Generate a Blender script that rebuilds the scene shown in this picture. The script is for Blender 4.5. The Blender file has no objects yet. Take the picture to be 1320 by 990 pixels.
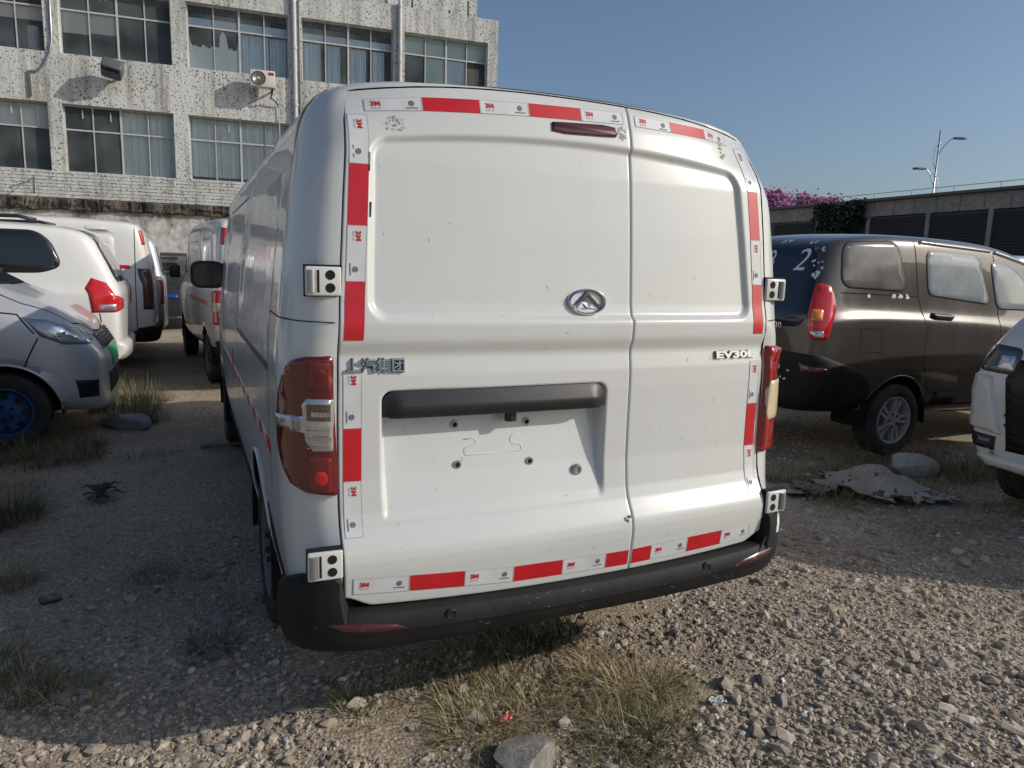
import bpy, bmesh, math, random
import numpy as np
from math import radians as R
from mathutils import Vector, Matrix
from mathutils.bvhtree import BVHTree
from mathutils.geometry import delaunay_2d_cdt
random.seed(7); rng = np.random.default_rng(7)
sc = bpy.context.scene
col = sc.collection

# ------------------------------------------------------------ camera, sky, sun, exposure
cd = bpy.data.cameras.new('camera'); cam = bpy.data.objects.new('camera', cd); col.objects.link(cam)
cd.sensor_width = 36.0; cd.lens = 36.0 * 915 / 1320; cd.clip_start = 0.05; cd.clip_end = 2000
def cam_matrix(yaw, pitch, roll, loc):
    f = Vector((math.sin(yaw) * math.cos(pitch), math.cos(yaw) * math.cos(pitch), -math.sin(pitch)))
    r = Vector((math.cos(yaw), -math.sin(yaw), 0)); u = r.cross(f)
    r2 = math.cos(roll) * r + math.sin(roll) * u; u2 = -math.sin(roll) * r + math.cos(roll) * u
    m = Matrix((r2, u2, -f)).transposed().to_4x4(); m.translation = loc
    return m
cam.matrix_world = cam_matrix(R(24.75), R(9.10), R(1.63), Vector((-1.106, -1.825, 1.416)))
sc.camera = cam

SUN_EL, SUN_AZ = R(28.0), R(123.0)          # azimuth clockwise from +Y: sun stands right of and a little behind the camera
w = bpy.data.worlds.new('World'); sc.world = w; w.use_nodes = True
nt = w.node_tree; nt.nodes.clear()
sky = nt.nodes.new('ShaderNodeTexSky'); sky.sky_type = 'NISHITA'; sky.sun_disc = False
sky.sun_elevation = SUN_EL; sky.sun_rotation = SUN_AZ
sky.altitude = 0; sky.air_density = 1.0; sky.dust_density = 2.2; sky.ozone_density = 3.2
bg = nt.nodes.new('ShaderNodeBackground'); bg.inputs['Strength'].default_value = 0.104
wo = nt.nodes.new('ShaderNodeOutputWorld')
nt.links.new(sky.outputs['Color'], bg.inputs['Color']); nt.links.new(bg.outputs['Background'], wo.inputs['Surface'])
sd = bpy.data.lights.new('sun', 'SUN'); sd.energy = 2.95; sd.angle = R(0.53); sd.color = (1.0, 0.94, 0.845)
sun = bpy.data.objects.new('sun', sd); col.objects.link(sun)
sdir = Vector((math.sin(SUN_AZ) * math.cos(SUN_EL), math.cos(SUN_AZ) * math.cos(SUN_EL), math.sin(SUN_EL)))
sun.rotation_euler = sdir.to_track_quat('Z', 'Y').to_euler(); sun.location = (20, -13, 14)
sc.view_settings.view_transform = 'Standard'; sc.view_settings.look = 'None'
sc.view_settings.exposure = 0.0; sc.view_settings.gamma = 1.0; sc.view_settings.use_curve_mapping = False

# ------------------------------------------------------------ materials
def nodes(m):
    m.use_nodes = True
    return m.node_tree, m.node_tree.nodes, m.node_tree.links, m.node_tree.nodes['Principled BSDF']
def simple(name, c, rough=0.5, metal=0.0, coat=0.0, spec=None, emit=None):
    m = bpy.data.materials.new(name); t, n, l, b = nodes(m)
    b.inputs['Base Color'].default_value = (*c, 1); b.inputs['Roughness'].default_value = rough
    b.inputs['Metallic'].default_value = metal; b.inputs['Coat Weight'].default_value = coat
    b.inputs['Coat Roughness'].default_value = 0.04
    if spec is not None: b.inputs['Specular IOR Level'].default_value = spec
    return m
def tex(n, l, kind, scale, coord='Object', vec=None, **kw):
    tc = n.new('ShaderNodeTexCoord'); mp = n.new('ShaderNodeMapping'); l.new(tc.outputs[coord], mp.inputs['Vector'])
    if vec: mp.inputs['Scale'].default_value = vec
    x = n.new(kind); x.inputs['Scale'].default_value = scale; l.new(mp.outputs['Vector'], x.inputs['Vector'])
    for k, v in kw.items(): x.inputs[k].default_value = v
    return x
def ramp(n, l, src, stops):
    r = n.new('ShaderNodeValToRGB'); e = r.color_ramp.elements
    while len(e) < len(stops): e.new(0.5)
    for i, (p, c) in enumerate(stops):
        e[i].position = p; e[i].color = (*c, 1) if len(c) == 3 else c
    l.new(src, r.inputs['Fac']); return r
def mixc(n, l, fac, a, b, mode='MIX'):
    x = n.new('ShaderNodeMix'); x.data_type = 'RGBA'; x.blend_type = mode
    for s, v in ((0, fac), (6, a), (7, b)):
        if hasattr(v, 'links'): l.new(v, x.inputs[s])
        elif s == 0: x.inputs[0].default_value = v
        else: x.inputs[s].default_value = (*v, 1)
    return x.outputs[2]
G1 = lambda v: (v, v, v)
def paint(name, c, rough=0.28, metal=0.0, coat=0.6, dirt=0.25, dirtc=(0.33, 0.29, 0.23), scratch=True, flake=False):
    m = simple(name, c, rough, metal, coat); t, n, l, b = nodes(m)
    a = tex(n, l, 'ShaderNodeTexNoise', 2.2, vec=(1, 1, 0.35), Detail=8, Roughness=0.62)
    f = ramp(n, l, a.outputs['Fac'], [(0.45, G1(0)), (0.78, G1(dirt))])
    s = tex(n, l, 'ShaderNodeTexNoise', 70, vec=(1, 1, 0.12), Detail=4, Roughness=0.7)
    f2 = ramp(n, l, s.outputs['Fac'], [(0.66, G1(0)), (0.75, G1(dirt * 1.2))])
    fac = mixc(n, l, 1.0, f.outputs['Color'], f2.outputs['Color'], 'ADD')
    cc = mixc(n, l, fac, c, dirtc)
    if scratch:                                     # small chips and scuffs
        k = tex(n, l, 'ShaderNodeTexVoronoi', 9, vec=(1, 1, 0.5)); k.inputs['Randomness'].default_value = 1.0
        k2 = ramp(n, l, k.outputs['Distance'], [(0.012, G1(0.75)), (0.03, G1(0))])
        cc = mixc(n, l, k2.outputs['Color'], cc, (0.16, 0.14, 0.12))
    l.new(cc, b.inputs['Base Color'])
    rr = n.new('ShaderNodeMath'); rr.operation = 'MULTIPLY_ADD'; rr.inputs[1].default_value = 0.35; rr.inputs[2].default_value = rough
    l.new(fac, rr.inputs[0]); l.new(rr.outputs[0], b.inputs['Roughness'])
    w2 = tex(n, l, 'ShaderNodeTexNoise', 3.0, Detail=2)     # faint waviness of pressed sheet
    bp = n.new('ShaderNodeBump'); bp.inputs['Strength'].default_value = 0.05; bp.inputs['Distance'].default_value = 0.05
    l.new(w2.outputs['Fac'], bp.inputs['Height']); l.new(bp.outputs['Normal'], b.inputs['Normal']); l.new(bp.outputs['Normal'], b.inputs['Coat Normal'])
    return m
def rough_mat(name, c1, c2, scale, rough=0.85, bump=0.4, dist=0.01, detail=8, vec=None):
    m = simple(name, c1, rough); t, n, l, b = nodes(m)
    a = tex(n, l, 'ShaderNodeTexNoise', scale, vec=vec, Detail=detail, Roughness=0.65)
    r = ramp(n, l, a.outputs['Fac'], [(0.32, c1), (0.68, c2)]); l.new(r.outputs['Color'], b.inputs['Base Color'])
    bp = n.new('ShaderNodeBump'); bp.inputs['Strength'].default_value = bump; bp.inputs['Distance'].default_value = dist
    l.new(a.outputs['Fac'], bp.inputs['Height']); l.new(bp.outputs['Normal'], b.inputs['Normal'])
    return m
def attr_mat(name, stops, rough=0.8, translucent=0.0):
    m = simple(name, (0.3, 0.3, 0.3), rough); t, n, l, b = nodes(m)
    a = n.new('ShaderNodeAttribute'); a.attribute_name = 'tint'
    r = ramp(n, l, a.outputs['Fac'], stops); c = r.outputs['Color']
    if translucent == 0:
        s = tex(n, l, 'ShaderNodeTexNoise', 160, Detail=5, Roughness=0.7)
        v = ramp(n, l, s.outputs['Fac'], [(0.3, G1(0.7)), (0.7, G1(1.15))]); c = mixc(n, l, 1.0, c, v.outputs['Color'], 'MULTIPLY')
    l.new(c, b.inputs['Base Color'])
    if translucent: b.inputs['Subsurface Weight'].default_value = 0.0
    return m
def glass_mat(name, tint=(0.6, 0.66, 0.66), refl=0.25, dust=0.0):
    m = bpy.data.materials.new(name); m.use_nodes = True; n = m.node_tree.nodes; l = m.node_tree.links; n.clear()
    tr = n.new('ShaderNodeBsdfTransparent'); tr.inputs['Color'].default_value = (*tint, 1)
    gl = n.new('ShaderNodeBsdfGlossy'); gl.inputs['Roughness'].default_value = 0.03; gl.inputs['Color'].default_value = (0.9, 0.95, 1, 1)
    fr = n.new('ShaderNodeLayerWeight'); fr.inputs['Blend'].default_value = refl
    mx = n.new('ShaderNodeMixShader'); o = n.new('ShaderNodeOutputMaterial')
    if dust:
        df_ = n.new('ShaderNodeBsdfDiffuse'); df_.inputs['Color'].default_value = (0.50, 0.58, 0.60, 1); m2 = n.new('ShaderNodeMixShader'); ns_ = tex(n, l, 'ShaderNodeTexNoise', 1.1, Detail=5); rp = ramp(n, l, ns_.outputs['Fac'], [(0.35, G1(dust * 0.5)), (0.65, G1(dust * 1.5))])
        l.new(rp.outputs['Color'], m2.inputs[0]); l.new(tr.outputs[0], m2.inputs[1]); l.new(df_.outputs[0], m2.inputs[2]); tr = m2
    l.new(fr.outputs['Fresnel'], mx.inputs[0]); l.new(tr.outputs[0], mx.inputs[1]); l.new(gl.outputs[0], mx.inputs[2]); l.new(mx.outputs[0], o.inputs['Surface'])
    return m

M = {}
M['white'] = paint('white_paint', (0.585, 0.60, 0.58), 0.27, dirt=0.20, dirtc=(0.46, 0.43, 0.37))
M['white2'] = paint('cream_white_paint', (0.74, 0.73, 0.69), 0.3, dirt=0.2)
M['silver'] = paint('silver_paint', (0.55, 0.56, 0.58), 0.33, metal=0.3, dirt=0.35)
M['brown'] = paint('brown_paint', (0.066, 0.053, 0.041), 0.28, metal=0.3, coat=0.9, dirt=0.32, dirtc=(0.20, 0.175, 0.145))
M['navy'] = paint('dark_blue_paint', (0.012, 0.014, 0.022), 0.5, coat=0.1, dirt=0.2)
M['black'] = simple('black_plastic', (0.012, 0.012, 0.013), 0.45)
M['gloss_black'] = simple('gloss_black', (0.006, 0.006, 0.008), 0.25, spec=0.3)
M['gap'] = simple('gap_black', (0.004, 0.004, 0.004), 0.9)
M['rubber'] = rough_mat('tyre_rubber', (0.018, 0.018, 0.018), (0.05, 0.046, 0.04), 9, 0.85, 0.2, 0.004)
M['bumper'] = rough_mat('bumper_plastic', (0.008, 0.008, 0.0085), (0.020, 0.020, 0.020), 5, 0.65, 0.12, 0.004); M['bumper'].node_tree.nodes['Principled BSDF'].inputs['Specular IOR Level'].default_value = 0.25
M['handle'] = rough_mat('black_garnish', (0.014, 0.014, 0.016), (0.024, 0.024, 0.026), 14, 0.42, 0.03, 0.002)
M['chrome'] = simple('chrome', (0.62, 0.63, 0.65), 0.10, 1.0)
M['badge'] = simple('badge_metal', (0.44, 0.455, 0.48), 0.3, 0.9)
M['dullmetal'] = simple('dull_metal', (0.42, 0.43, 0.44), 0.4, 0.9)
M['alloy'] = rough_mat('wheel_alloy', (0.26, 0.26, 0.26), (0.42, 0.41, 0.39), 12, 0.5, 0.05, 0.002)
M['bluesteel'] = rough_mat('blue_steel', (0.008, 0.05, 0.15), (0.018, 0.12, 0.30), 9, 0.5, 0.1, 0.003)
M['greysteel'] = rough_mat('grey_steel', (0.1, 0.1, 0.1), (0.2, 0.19, 0.18), 9, 0.55, 0.1, 0.003)
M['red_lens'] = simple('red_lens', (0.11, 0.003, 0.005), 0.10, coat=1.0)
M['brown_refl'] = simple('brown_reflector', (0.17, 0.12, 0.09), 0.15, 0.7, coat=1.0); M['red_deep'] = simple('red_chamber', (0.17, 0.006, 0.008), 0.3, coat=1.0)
M['red_lit'] = simple('sunlit_red_lens', (0.30, 0.010, 0.012), 0.12, coat=1.0)  # brighter copy of the red lens, with the sunlight put into its colour
M['red_bright'] = simple('red_reflector', (0.55, 0.012, 0.012), 0.15, coat=1.0)
M['amber'] = simple('amber_lens', (0.75, 0.25, 0.03), 0.15, coat=1.0)
M['clear'] = simple('clear_lens', (0.52, 0.53, 0.53), 0.12, 0.65, coat=1.0)
M['cream_lens'] = simple('yellowed_lens', (0.62, 0.53, 0.33), 0.25, coat=0.8)
M['dark_red'] = simple('dark_red_lens', (0.07, 0.008, 0.010), 0.18, coat=0.8)
M['lamp_glass'] = simple('headlamp_glass', (0.34, 0.36, 0.38), 0.06, 0.5, coat=1.0)
M['dark_lamp'] = simple('smoked_headlamp', (0.05, 0.055, 0.06), 0.08, 0.3, coat=1.0)
M['glass'] = simple('dark_car_glass', (0.010, 0.012, 0.014), 0.05, coat=0.6)
M['dusty_glass'] = rough_mat('dusty_car_glass', (0.11, 0.105, 0.095), (0.19, 0.18, 0.16), 4, 0.16, 0.0, 0.001)
M['pale_glass'] = rough_mat('dusty_sky_sheen_glass', (0.20, 0.225, 0.23), (0.42, 0.45, 0.45), 1.5, 0.10, 0.0, 0.001)  # pale base colour holds dust and a painted sky reflection
M['seeglass'] = glass_mat('clear_car_glass', (0.55, 0.6, 0.62), 0.5)
M['navyglass'] = simple('navy_film_glass', (0.008, 0.011, 0.022), 0.16, coat=0.3)
def tape_mat(name, c):
    m = simple(name, c, 0.3, coat=0.3); t, n, l, b = nodes(m)
    k = tex(n, l, 'ShaderNodeTexChecker', 260, vec=(1, 0.0, 1))
    k.inputs['Color1'].default_value = (*[x * 0.9 for x in c], 1); k.inputs['Color2'].default_value = (*c, 1)
    s = tex(n, l, 'ShaderNodeTexNoise', 14, Detail=6); v = ramp(n, l, s.outputs['Fac'], [(0.3, G1(0.86)), (0.65, G1(1.0))])
    l.new(mixc(n, l, 1.0, k.outputs['Color'], v.outputs['Color'], 'MULTIPLY'), b.inputs['Base Color'])
    return m
M['tape_w'] = tape_mat('white_tape', (0.66, 0.67, 0.68)); M['tape_r'] = tape_mat('red_tape', (0.56, 0.012, 0.020))
M['print_r'] = simple('red_print', (0.42, 0.02, 0.025), 0.5); M['print_k'] = simple('grey_print', (0.14, 0.14, 0.15), 0.6)
M['tape_line'] = simple('tape_edge', (0.36, 0.36, 0.36), 0.6)
M['scuff'] = simple('scuff_grey', (0.30, 0.29, 0.28), 0.7)
M['whitepaint'] = simple('white_marking', (0.62, 0.63, 0.64), 0.7)
M['peel'] = rough_mat('peeling_adhesive', (0.25, 0.22, 0.15), (0.6, 0.6, 0.57), 60, 0.8, 0.3, 0.002)
M['green'] = simple('green_plate', (0.03, 0.36, 0.16), 0.35); M['blue'] = simple('blue_plate', (0.012, 0.05, 0.20), 0.35)

# ------------------------------------------------------------ object helpers
def mk(name, V, F, mat, parent=None, smooth=True, midx=None, flat_angle=None):
    me = bpy.data.meshes.new(name)
    me.from_pydata([tuple(v) for v in V], [], [tuple(f) for f in F])
    for m in (mat if isinstance(mat, (list, tuple)) else [mat]): me.materials.append(m)
    if midx is not None: me.polygons.foreach_set('material_index', np.asarray(midx, dtype=np.int32))
    if smooth: me.polygons.foreach_set('use_smooth', np.ones(len(me.polygons), dtype=bool))
    me.update()
    o = bpy.data.objects.new(name, me); col.objects.link(o)
    if parent is not None: o.parent = parent
    if flat_angle is not None: sharp(o, flat_angle)
    return o
def sharp(o, ang=35):
    bm = bmesh.new(); bm.from_mesh(o.data)
    for e in bm.edges:
        e.smooth = not (len(e.link_faces) == 2 and e.calc_face_angle(0) > R(ang))
    bm.to_mesh(o.data); bm.free()
def thing(name, label, cat, loc=(0, 0, 0), rz=0.0, group=None):
    o = bpy.data.objects.new(name, None); col.objects.link(o); o.empty_display_size = 0.2
    o.location = loc; o.rotation_euler = (0, 0, rz); tag(o, label, cat, group); return o
def tag(o, label=None, cat=None, group=None, kind=None):
    if label: o['label'] = label
    if cat: o['category'] = cat
    if group: o['group'] = group
    if kind: o['kind'] = kind
    return o
def dup(root, loc, rz, label, group=None):
    def cp(o, par):
        c = o.copy(); col.objects.link(c)
        if par is not None: c.parent = par
        for ch in o.children: cp(ch, c)
        return c
    r = cp(root, None); r.location = loc; r.rotation_euler = (0, 0, rz); r['label'] = label
    if group: r['group'] = group
    return r
class MB:                                            # mesh builder: many primitives into one mesh
    def __init__(s): s.V = []; s.F = []; s.I = []
    def add(s, V, F, i=0):
        b = len(s.V); s.V += [tuple(v) for v in V]; s.F += [tuple(b + k for k in f) for f in F]; s.I += [i] * len(F); return s
    def box(s, x0, x1, y0, y1, z0, z1, i=0, mat=None):
        V = [Vector((x, y, z)) for z in (z0, z1) for y in (y0, y1) for x in (x0, x1)]
        if mat is not None: V = [mat @ v for v in V]
        return s.add(V, [(0, 2, 3, 1), (4, 5, 7, 6), (0, 1, 5, 4), (2, 6, 7, 3), (0, 4, 6, 2), (1, 3, 7, 5)], i)
    def cyl(s, a, b, r, n=12, r2=None, i=0, caps=True):
        a = Vector(a); b = Vector(b); d = (b - a).normalized(); q = d.to_track_quat('Z', 'Y').to_matrix(); r2 = r if r2 is None else r2
        V = [c + q @ Vector((math.cos(t) * rr, math.sin(t) * rr, 0)) for c, rr in ((a, r), (b, r2)) for t in [2 * math.pi * k / n for k in range(n)]]
        F = [(k, (k + 1) % n, n + (k + 1) % n, n + k) for k in range(n)]
        if caps: F += [tuple(range(n))[::-1], tuple(range(n, 2 * n))]
        return s.add(V, F, i)
    def tube(s, P, r, n=8, i=0):
        P = [Vector(p) for p in P]; V = []; m = len(P); ref = None      # one continuous swept ring
        for k, p in enumerate(P):
            d = (P[min(k + 1, m - 1)] - P[max(k - 1, 0)]).normalized()
            if ref is None: ref = d.orthogonal().normalized()
            ref = (ref - d * ref.dot(d)).normalized(); q = d.cross(ref)
            V += [p + ref * (math.cos(t) * r) + q * (math.sin(t) * r) for t in [2 * math.pi * j / n for j in range(n)]]
        F = [(k * n + j, k * n + (j + 1) % n, (k + 1) * n + (j + 1) % n, (k + 1) * n + j) for k in range(m - 1) for j in range(n)] + [tuple(range(n))[::-1], tuple(range((m - 1) * n, m * n))]
        return s.add(V, F, i)
    def arch(s, prof, cx, cy, cz, side, n=28, i=0):      # half lathe over the wheel: prof (radius, depth inwards)
        m = len(prof); A = np.linspace(-0.12, math.pi + 0.12, n)
        V = [(cx - side * h, cy + r * math.cos(a), cz + r * math.sin(a)) for a in A for r, h in prof]
        return s.add(V, [(k * m + j, (k + 1) * m + j, (k + 1) * m + j + 1, k * m + j + 1) for k in range(n - 1) for j in range(m - 1)], i)
    def lathe(s, prof, M4, n=36, i=0, closed=False):   # prof: (radius, axial)
        m = len(prof); V = [M4 @ Vector((r * math.cos(2 * math.pi * k / n), r * math.sin(2 * math.pi * k / n), h)) for k in range(n) for r, h in prof]
        F = [(k * m + j, ((k + 1) % n) * m + j, ((k + 1) % n) * m + j + 1, k * m + j + 1) for k in range(n) for j in range(m - 1)]
        return s.add(V, F, i)
    def prism(s, pts, a, b, M4=None, i=0):             # polygon extruded along its local z from a to b
        n = len(pts); V = [Vector((x, y, z)) for z in (a, b) for x, y in pts]
        if M4 is not None: V = [M4 @ v for v in V]
        return s.add(V, [tuple(range(n))[::-1], tuple(range(n, 2 * n))] + [(k, (k + 1) % n, n + (k + 1) % n, n + k) for k in range(n)], i)
    def build(s, name, mat, parent=None, smooth=False, flat_angle=None):
        return mk(name, s.V, s.F, mat, parent, smooth, s.I if isinstance(mat, (list, tuple)) else None, flat_angle)
def bevel(o, w=0.006, seg=2, ang=35):
    bm = bmesh.new(); bm.from_mesh(o.data)
    e = [x for x in bm.edges if len(x.link_faces) == 2 and x.calc_face_angle(0) > R(ang)]
    bmesh.ops.bevel(bm, geom=e, offset=w, segments=seg, affect='EDGES', profile=0.5, clamp_overlap=True)
    bm.to_mesh(o.data); bm.free()
    o.data.polygons.foreach_set('use_smooth', np.ones(len(o.data.polygons), dtype=bool)); sharp(o, 50)
    return o
def text_geo(s, size, extrude=0.0, offset=0.0, shear=0.0, sx=1.0):
    c = bpy.data.curves.new('text', 'FONT'); c.body = s; c.size = size; c.extrude = extrude; c.offset = offset; c.shear = shear
    c.align_x = 'CENTER'; c.align_y = 'CENTER'; c.resolution_u = 3
    o = bpy.data.objects.new('text', c); col.objects.link(o)
    me = bpy.data.meshes.new_from_object(o.evaluated_get(bpy.context.evaluated_depsgraph_get()))
    V = [(v.co.x * sx, v.co.y, v.co.z) for v in me.vertices]; F = [tuple(p.vertices) for p in me.polygons]
    bpy.data.objects.remove(o); bpy.data.curves.remove(c); bpy.data.meshes.remove(me)
    return V, F
def interp(x, xs, ys): return np.interp(x, xs, ys)
def sstep(a, b, x):
    t = np.clip((np.asarray(x, float) - a) / (b - a), 0, 1); return t * t * (3 - 2 * t)
def flip(P): return [(-x, z) for x, z in P][::-1]
def chaikin(P, n=2, closed=True):
    P = [Vector(p) for p in P]
    for _ in range(n):
        Q = []
        for k in range(len(P)):
            a, b = P[k], P[(k + 1) % len(P)]
            Q += [a * 0.8 + b * 0.2, a * 0.2 + b * 0.8]
        P = Q
    return [(p[0], p[1]) for p in P]
def densify(P, d):
    Q = []
    for k in range(len(P)):
        a = np.array(P[k]); b = np.array(P[(k + 1) % len(P)]); m = max(1, int(np.linalg.norm(b - a) / d))
        Q += [tuple(a + (b - a) * t / m) for t in range(m)]
    return Q
def fillet(P, rad, n=6):
    Q = []; m = len(P)
    for k in range(m):
        p = np.array(P[k], float); a = np.array(P[k - 1], float) - p; c = np.array(P[(k + 1) % m], float) - p; la, lc = np.linalg.norm(a), np.linalg.norm(c); a /= la; c /= lc
        d = min(rad, la * 0.45, lc * 0.45)
        for t in np.linspace(0, 1, n): Q.append(tuple((p + a * d) * (1 - t) ** 2 + 2 * p * t * (1 - t) + (p + c * d) * t ** 2))
    return Q
def inside(p, P):
    c = False; n = len(P)
    for i in range(n):
        (x1, y1), (x2, y2) = P[i], P[i - 1]
        if (y1 > p[1]) != (y2 > p[1]) and p[0] < (x2 - x1) * (p[1] - y1) / (y2 - y1) + x1: c = not c
    return c
def inset(P, e):
    n = len(P); A = sum(P[i][0] * P[(i + 1) % n][1] - P[(i + 1) % n][0] * P[i][1] for i in range(n)); sg = 1 if A > 0 else -1
    Q = []
    for i in range(n):
        t = np.array(P[(i + 1) % n]) - np.array(P[i - 1]); L = np.linalg.norm(t) + 1e-9; nn = np.array((-t[1], t[0])) / L * sg
        Q.append(tuple(np.array(P[i]) + nn * e))
    return Q
def patch(bvh, P, axis, name, mat, parent, off=0.004, edge=0.006, d=0.03, sink=0.004, bulge=0.0, roundn=0, D=4.0):
    """A slab lying on a body surface: outline P in the plane (u, v), thrown onto the surface along an axis."""
    o, U, Vv = AX[axis] if isinstance(axis, str) else axis
    o = Vector(o); U = Vector(U).normalized(); Vv = Vector(Vv).normalized(); dirn = -(U.cross(Vv))
    if roundn: P = fillet(P, 0.22 * min(max(p[0] for p in P) - min(p[0] for p in P), max(p[1] for p in P) - min(p[1] for p in P)))
    P = densify(P, min(d, 0.022)); I = inset(P, edge)
    pts = list(P) + list(I); n = len(P); xs = [p[0] for p in P]; ys = [p[1] for p in P]
    g = []
    for x in np.arange(min(xs) + d / 2, max(xs), d):
        for y in np.arange(min(ys) + d / 2, max(ys), d):
            if inside((x, y), I) and min((x - a) ** 2 + (y - b) ** 2 for a, b in I) > (d * 0.4) ** 2: g.append((x, y))
    ed = [(k, (k + 1) % n) for k in range(n)] + [(n + k, n + (k + 1) % n) for k in range(n)]
    r = delaunay_2d_cdt([Vector(p) for p in pts + g], ed, [], 1, 1e-6)
    vo, fo, src = r[0], r[2], r[3]
    out = []; cx = sum(xs) / n; cy = sum(ys) / n; rad = max(max(xs) - min(xs), max(ys) - min(ys)) / 2
    for k, v in enumerate(vo):
        q = o + U * v[0] + Vv * v[1] - dirn * D
        h, nn, _, _ = bvh.ray_cast(q, dirn)
        if h is None:
            h, nn, _, _ = bvh.find_nearest(o + U * v[0] + Vv * v[1])
        if nn.dot(dirn) > 0: nn = -nn
        bd = any(s < n for s in src[k])
        rr = math.hypot(v[0] - cx, v[1] - cy) / rad
        out.append(h + nn * (-sink if bd else off + bulge * max(0, 1 - rr * rr)))
    return mk(name, out, [f[:] for f in fo], mat, parent, True)
AX = {'right': ((2, 0, 0), (0, 1, 0), (0, 0, 1)), 'left': ((-2, 0, 0), (0, -1, 0), (0, 0, 1)),
      'rear': ((0, -1, 0), (1, 0, 0), (0, 0, 1)), 'front': ((0, 6, 0), (-1, 0, 0), (0, 0, 1)), 'top': ((0, 0, 4), (1, 0, 0), (0, 1, 0))}
def seam(bvh, line, axis, name, parent, w=0.006, off=0.0012, mat=None, d=0.03, D=4.0):
    """A narrow dark joint line following the surface."""
    o, U, Vv = AX[axis]; o = Vector(o); U = Vector(U); Vv = Vector(Vv); dirn = -(U.cross(Vv))
    L = []
    for a, b in zip(line[:-1], line[1:]):
        a = np.array(a, float); b = np.array(b, float); m = max(1, int(np.linalg.norm(b - a) / d)); L += [a + (b - a) * t / m for t in range(m)]
    L.append(np.array(line[-1], float)); V = []; F = []
    for k, p in enumerate(L):
        t = L[min(k + 1, len(L) - 1)] - L[max(k - 1, 0)]; t = t / (np.linalg.norm(t) + 1e-9); nn = np.array((-t[1], t[0])) * w / 2
        for s in (-1, 1):
            q = p + nn * s; h, no, _, _ = bvh.ray_cast(o + U * q[0] + Vv * q[1] - dirn * D, dirn)
            if h is None: h, no, _, _ = bvh.find_nearest(o + U * q[0] + Vv * q[1])
            if no.dot(dirn) > 0: no = -no
            V.append(h + no * off)
        if k: F.append((2 * k - 2, 2 * k - 1, 2 * k + 1, 2 * k))
    return mk(name, V, F, mat or M['gap'], parent, True)
def bvh_of(*objs):
    V = []; F = []
    for o in objs:
        b = len(V); V += [v.co.copy() for v in o.data.vertices]; F += [tuple(b + k for k in p.vertices) for p in o.data.polygons]
    return BVHTree.FromPolygons(V, F)

# ------------------------------------------------------------ wheels
def wheel(parent, loc, r, wd, side, style, rimmat):
    """side +1: outer face towards local +x. The tyre is the part, the rim its sub-part."""
    m4 = Matrix.Translation(Vector(loc)) @ Matrix.Rotation(R(90) * side, 4, 'Y')
    rr = r * (0.66 if style != 'steel' else 0.64); hw = wd / 2
    b = MB()
    b.lathe([(rr * 0.98, -hw * 0.9), (rr * 1.05, -hw), (r * 0.86, -hw * 1.02), (r * 0.96, -hw * 0.9), (r, -hw * 0.7), (r, -hw * 0.22), (r * 0.982, -hw * 0.2), (r * 0.982, -hw * 0.1), (r, -hw * 0.08),
             (r, hw * 0.08), (r * 0.982, hw * 0.1), (r * 0.982, hw * 0.2), (r, hw * 0.22), (r, hw * 0.7), (r * 0.965, hw * 0.9), (r * 0.87, hw * 1.02), (r * 0.80, hw * 1.0), (r * 0.79, hw * 1.03), (rr * 1.05, hw), (rr * 0.98, hw * 0.88)], m4, 48)
    for k in range(40):                                            # tread blocks on the shoulder
        a = 2 * math.pi * k / 40
        for s in (-1, 1):
            b.box(-0.012, 0.012, r * 0.955, r * 1.008, s * hw * 0.62 - 0.016, s * hw * 0.62 + 0.016, mat=m4 @ Matrix.Rotation(a, 4, 'Z'))
    t = b.build('wheel', M['rubber'], parent, True, 40)
    b = MB()
    b.lathe([(rr * 1.0, hw * 0.86), (rr * 1.0, hw * 0.95), (rr * 0.95, hw * 0.96), (rr * 0.9, hw * 0.75), (rr * 0.86, hw * 0.2), (rr * 0.6, hw * 0.1), (0.001, hw * 0.1)], m4, 40)
    if style == 'spoke':
        for k in range(5):
            a = Matrix.Rotation(2 * math.pi * k / 5, 4, 'Z')
            for s in (-1, 1):
                b.prism([(s * 0.012, 0.03), (s * 0.03 + 0.012, rr * 0.92), (s * 0.03 - 0.014, rr * 0.92), (s * 0.012 - 0.02, 0.03)], hw * 0.45, hw * 0.82, m4 @ a)
        b.lathe([(0.075, hw * 0.5), (0.07, hw * 0.86), (0.05, hw * 0.9), (0.03, hw * 0.82), (0.001, hw * 0.82)], m4, 20)
    else:
        b.lathe([(rr * 0.88, hw * 0.3), (rr * 0.74, hw * 0.55), (rr * 0.5, hw * 0.42), (rr * 0.3, hw * 0.62), (0.001, hw * 0.62)], m4, 40)
        for k in range(8):
            a = m4 @ Matrix.Rotation(2 * math.pi * k / 8, 4, 'Z') @ Matrix.Translation((0, rr * 0.68, 0))
            b.cyl(a @ Vector((0, 0, hw * 0.45)), a @ Vector((0, 0, hw * 0.66)), 0.024, 10, i=1)
    for k in range(5):
        a = m4 @ Matrix.Rotation(2 * math.pi * (k + 0.5) / 5, 4, 'Z') @ Matrix.Translation((0, 0.052, 0))
        b.cyl(a @ Vector((0, 0, hw * 0.5)), a @ Vector((0, 0, hw * 0.95)), 0.011, 8, i=1)
    b.build('rim', [rimmat, M['black']], t, True, 40)
    return t

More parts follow.
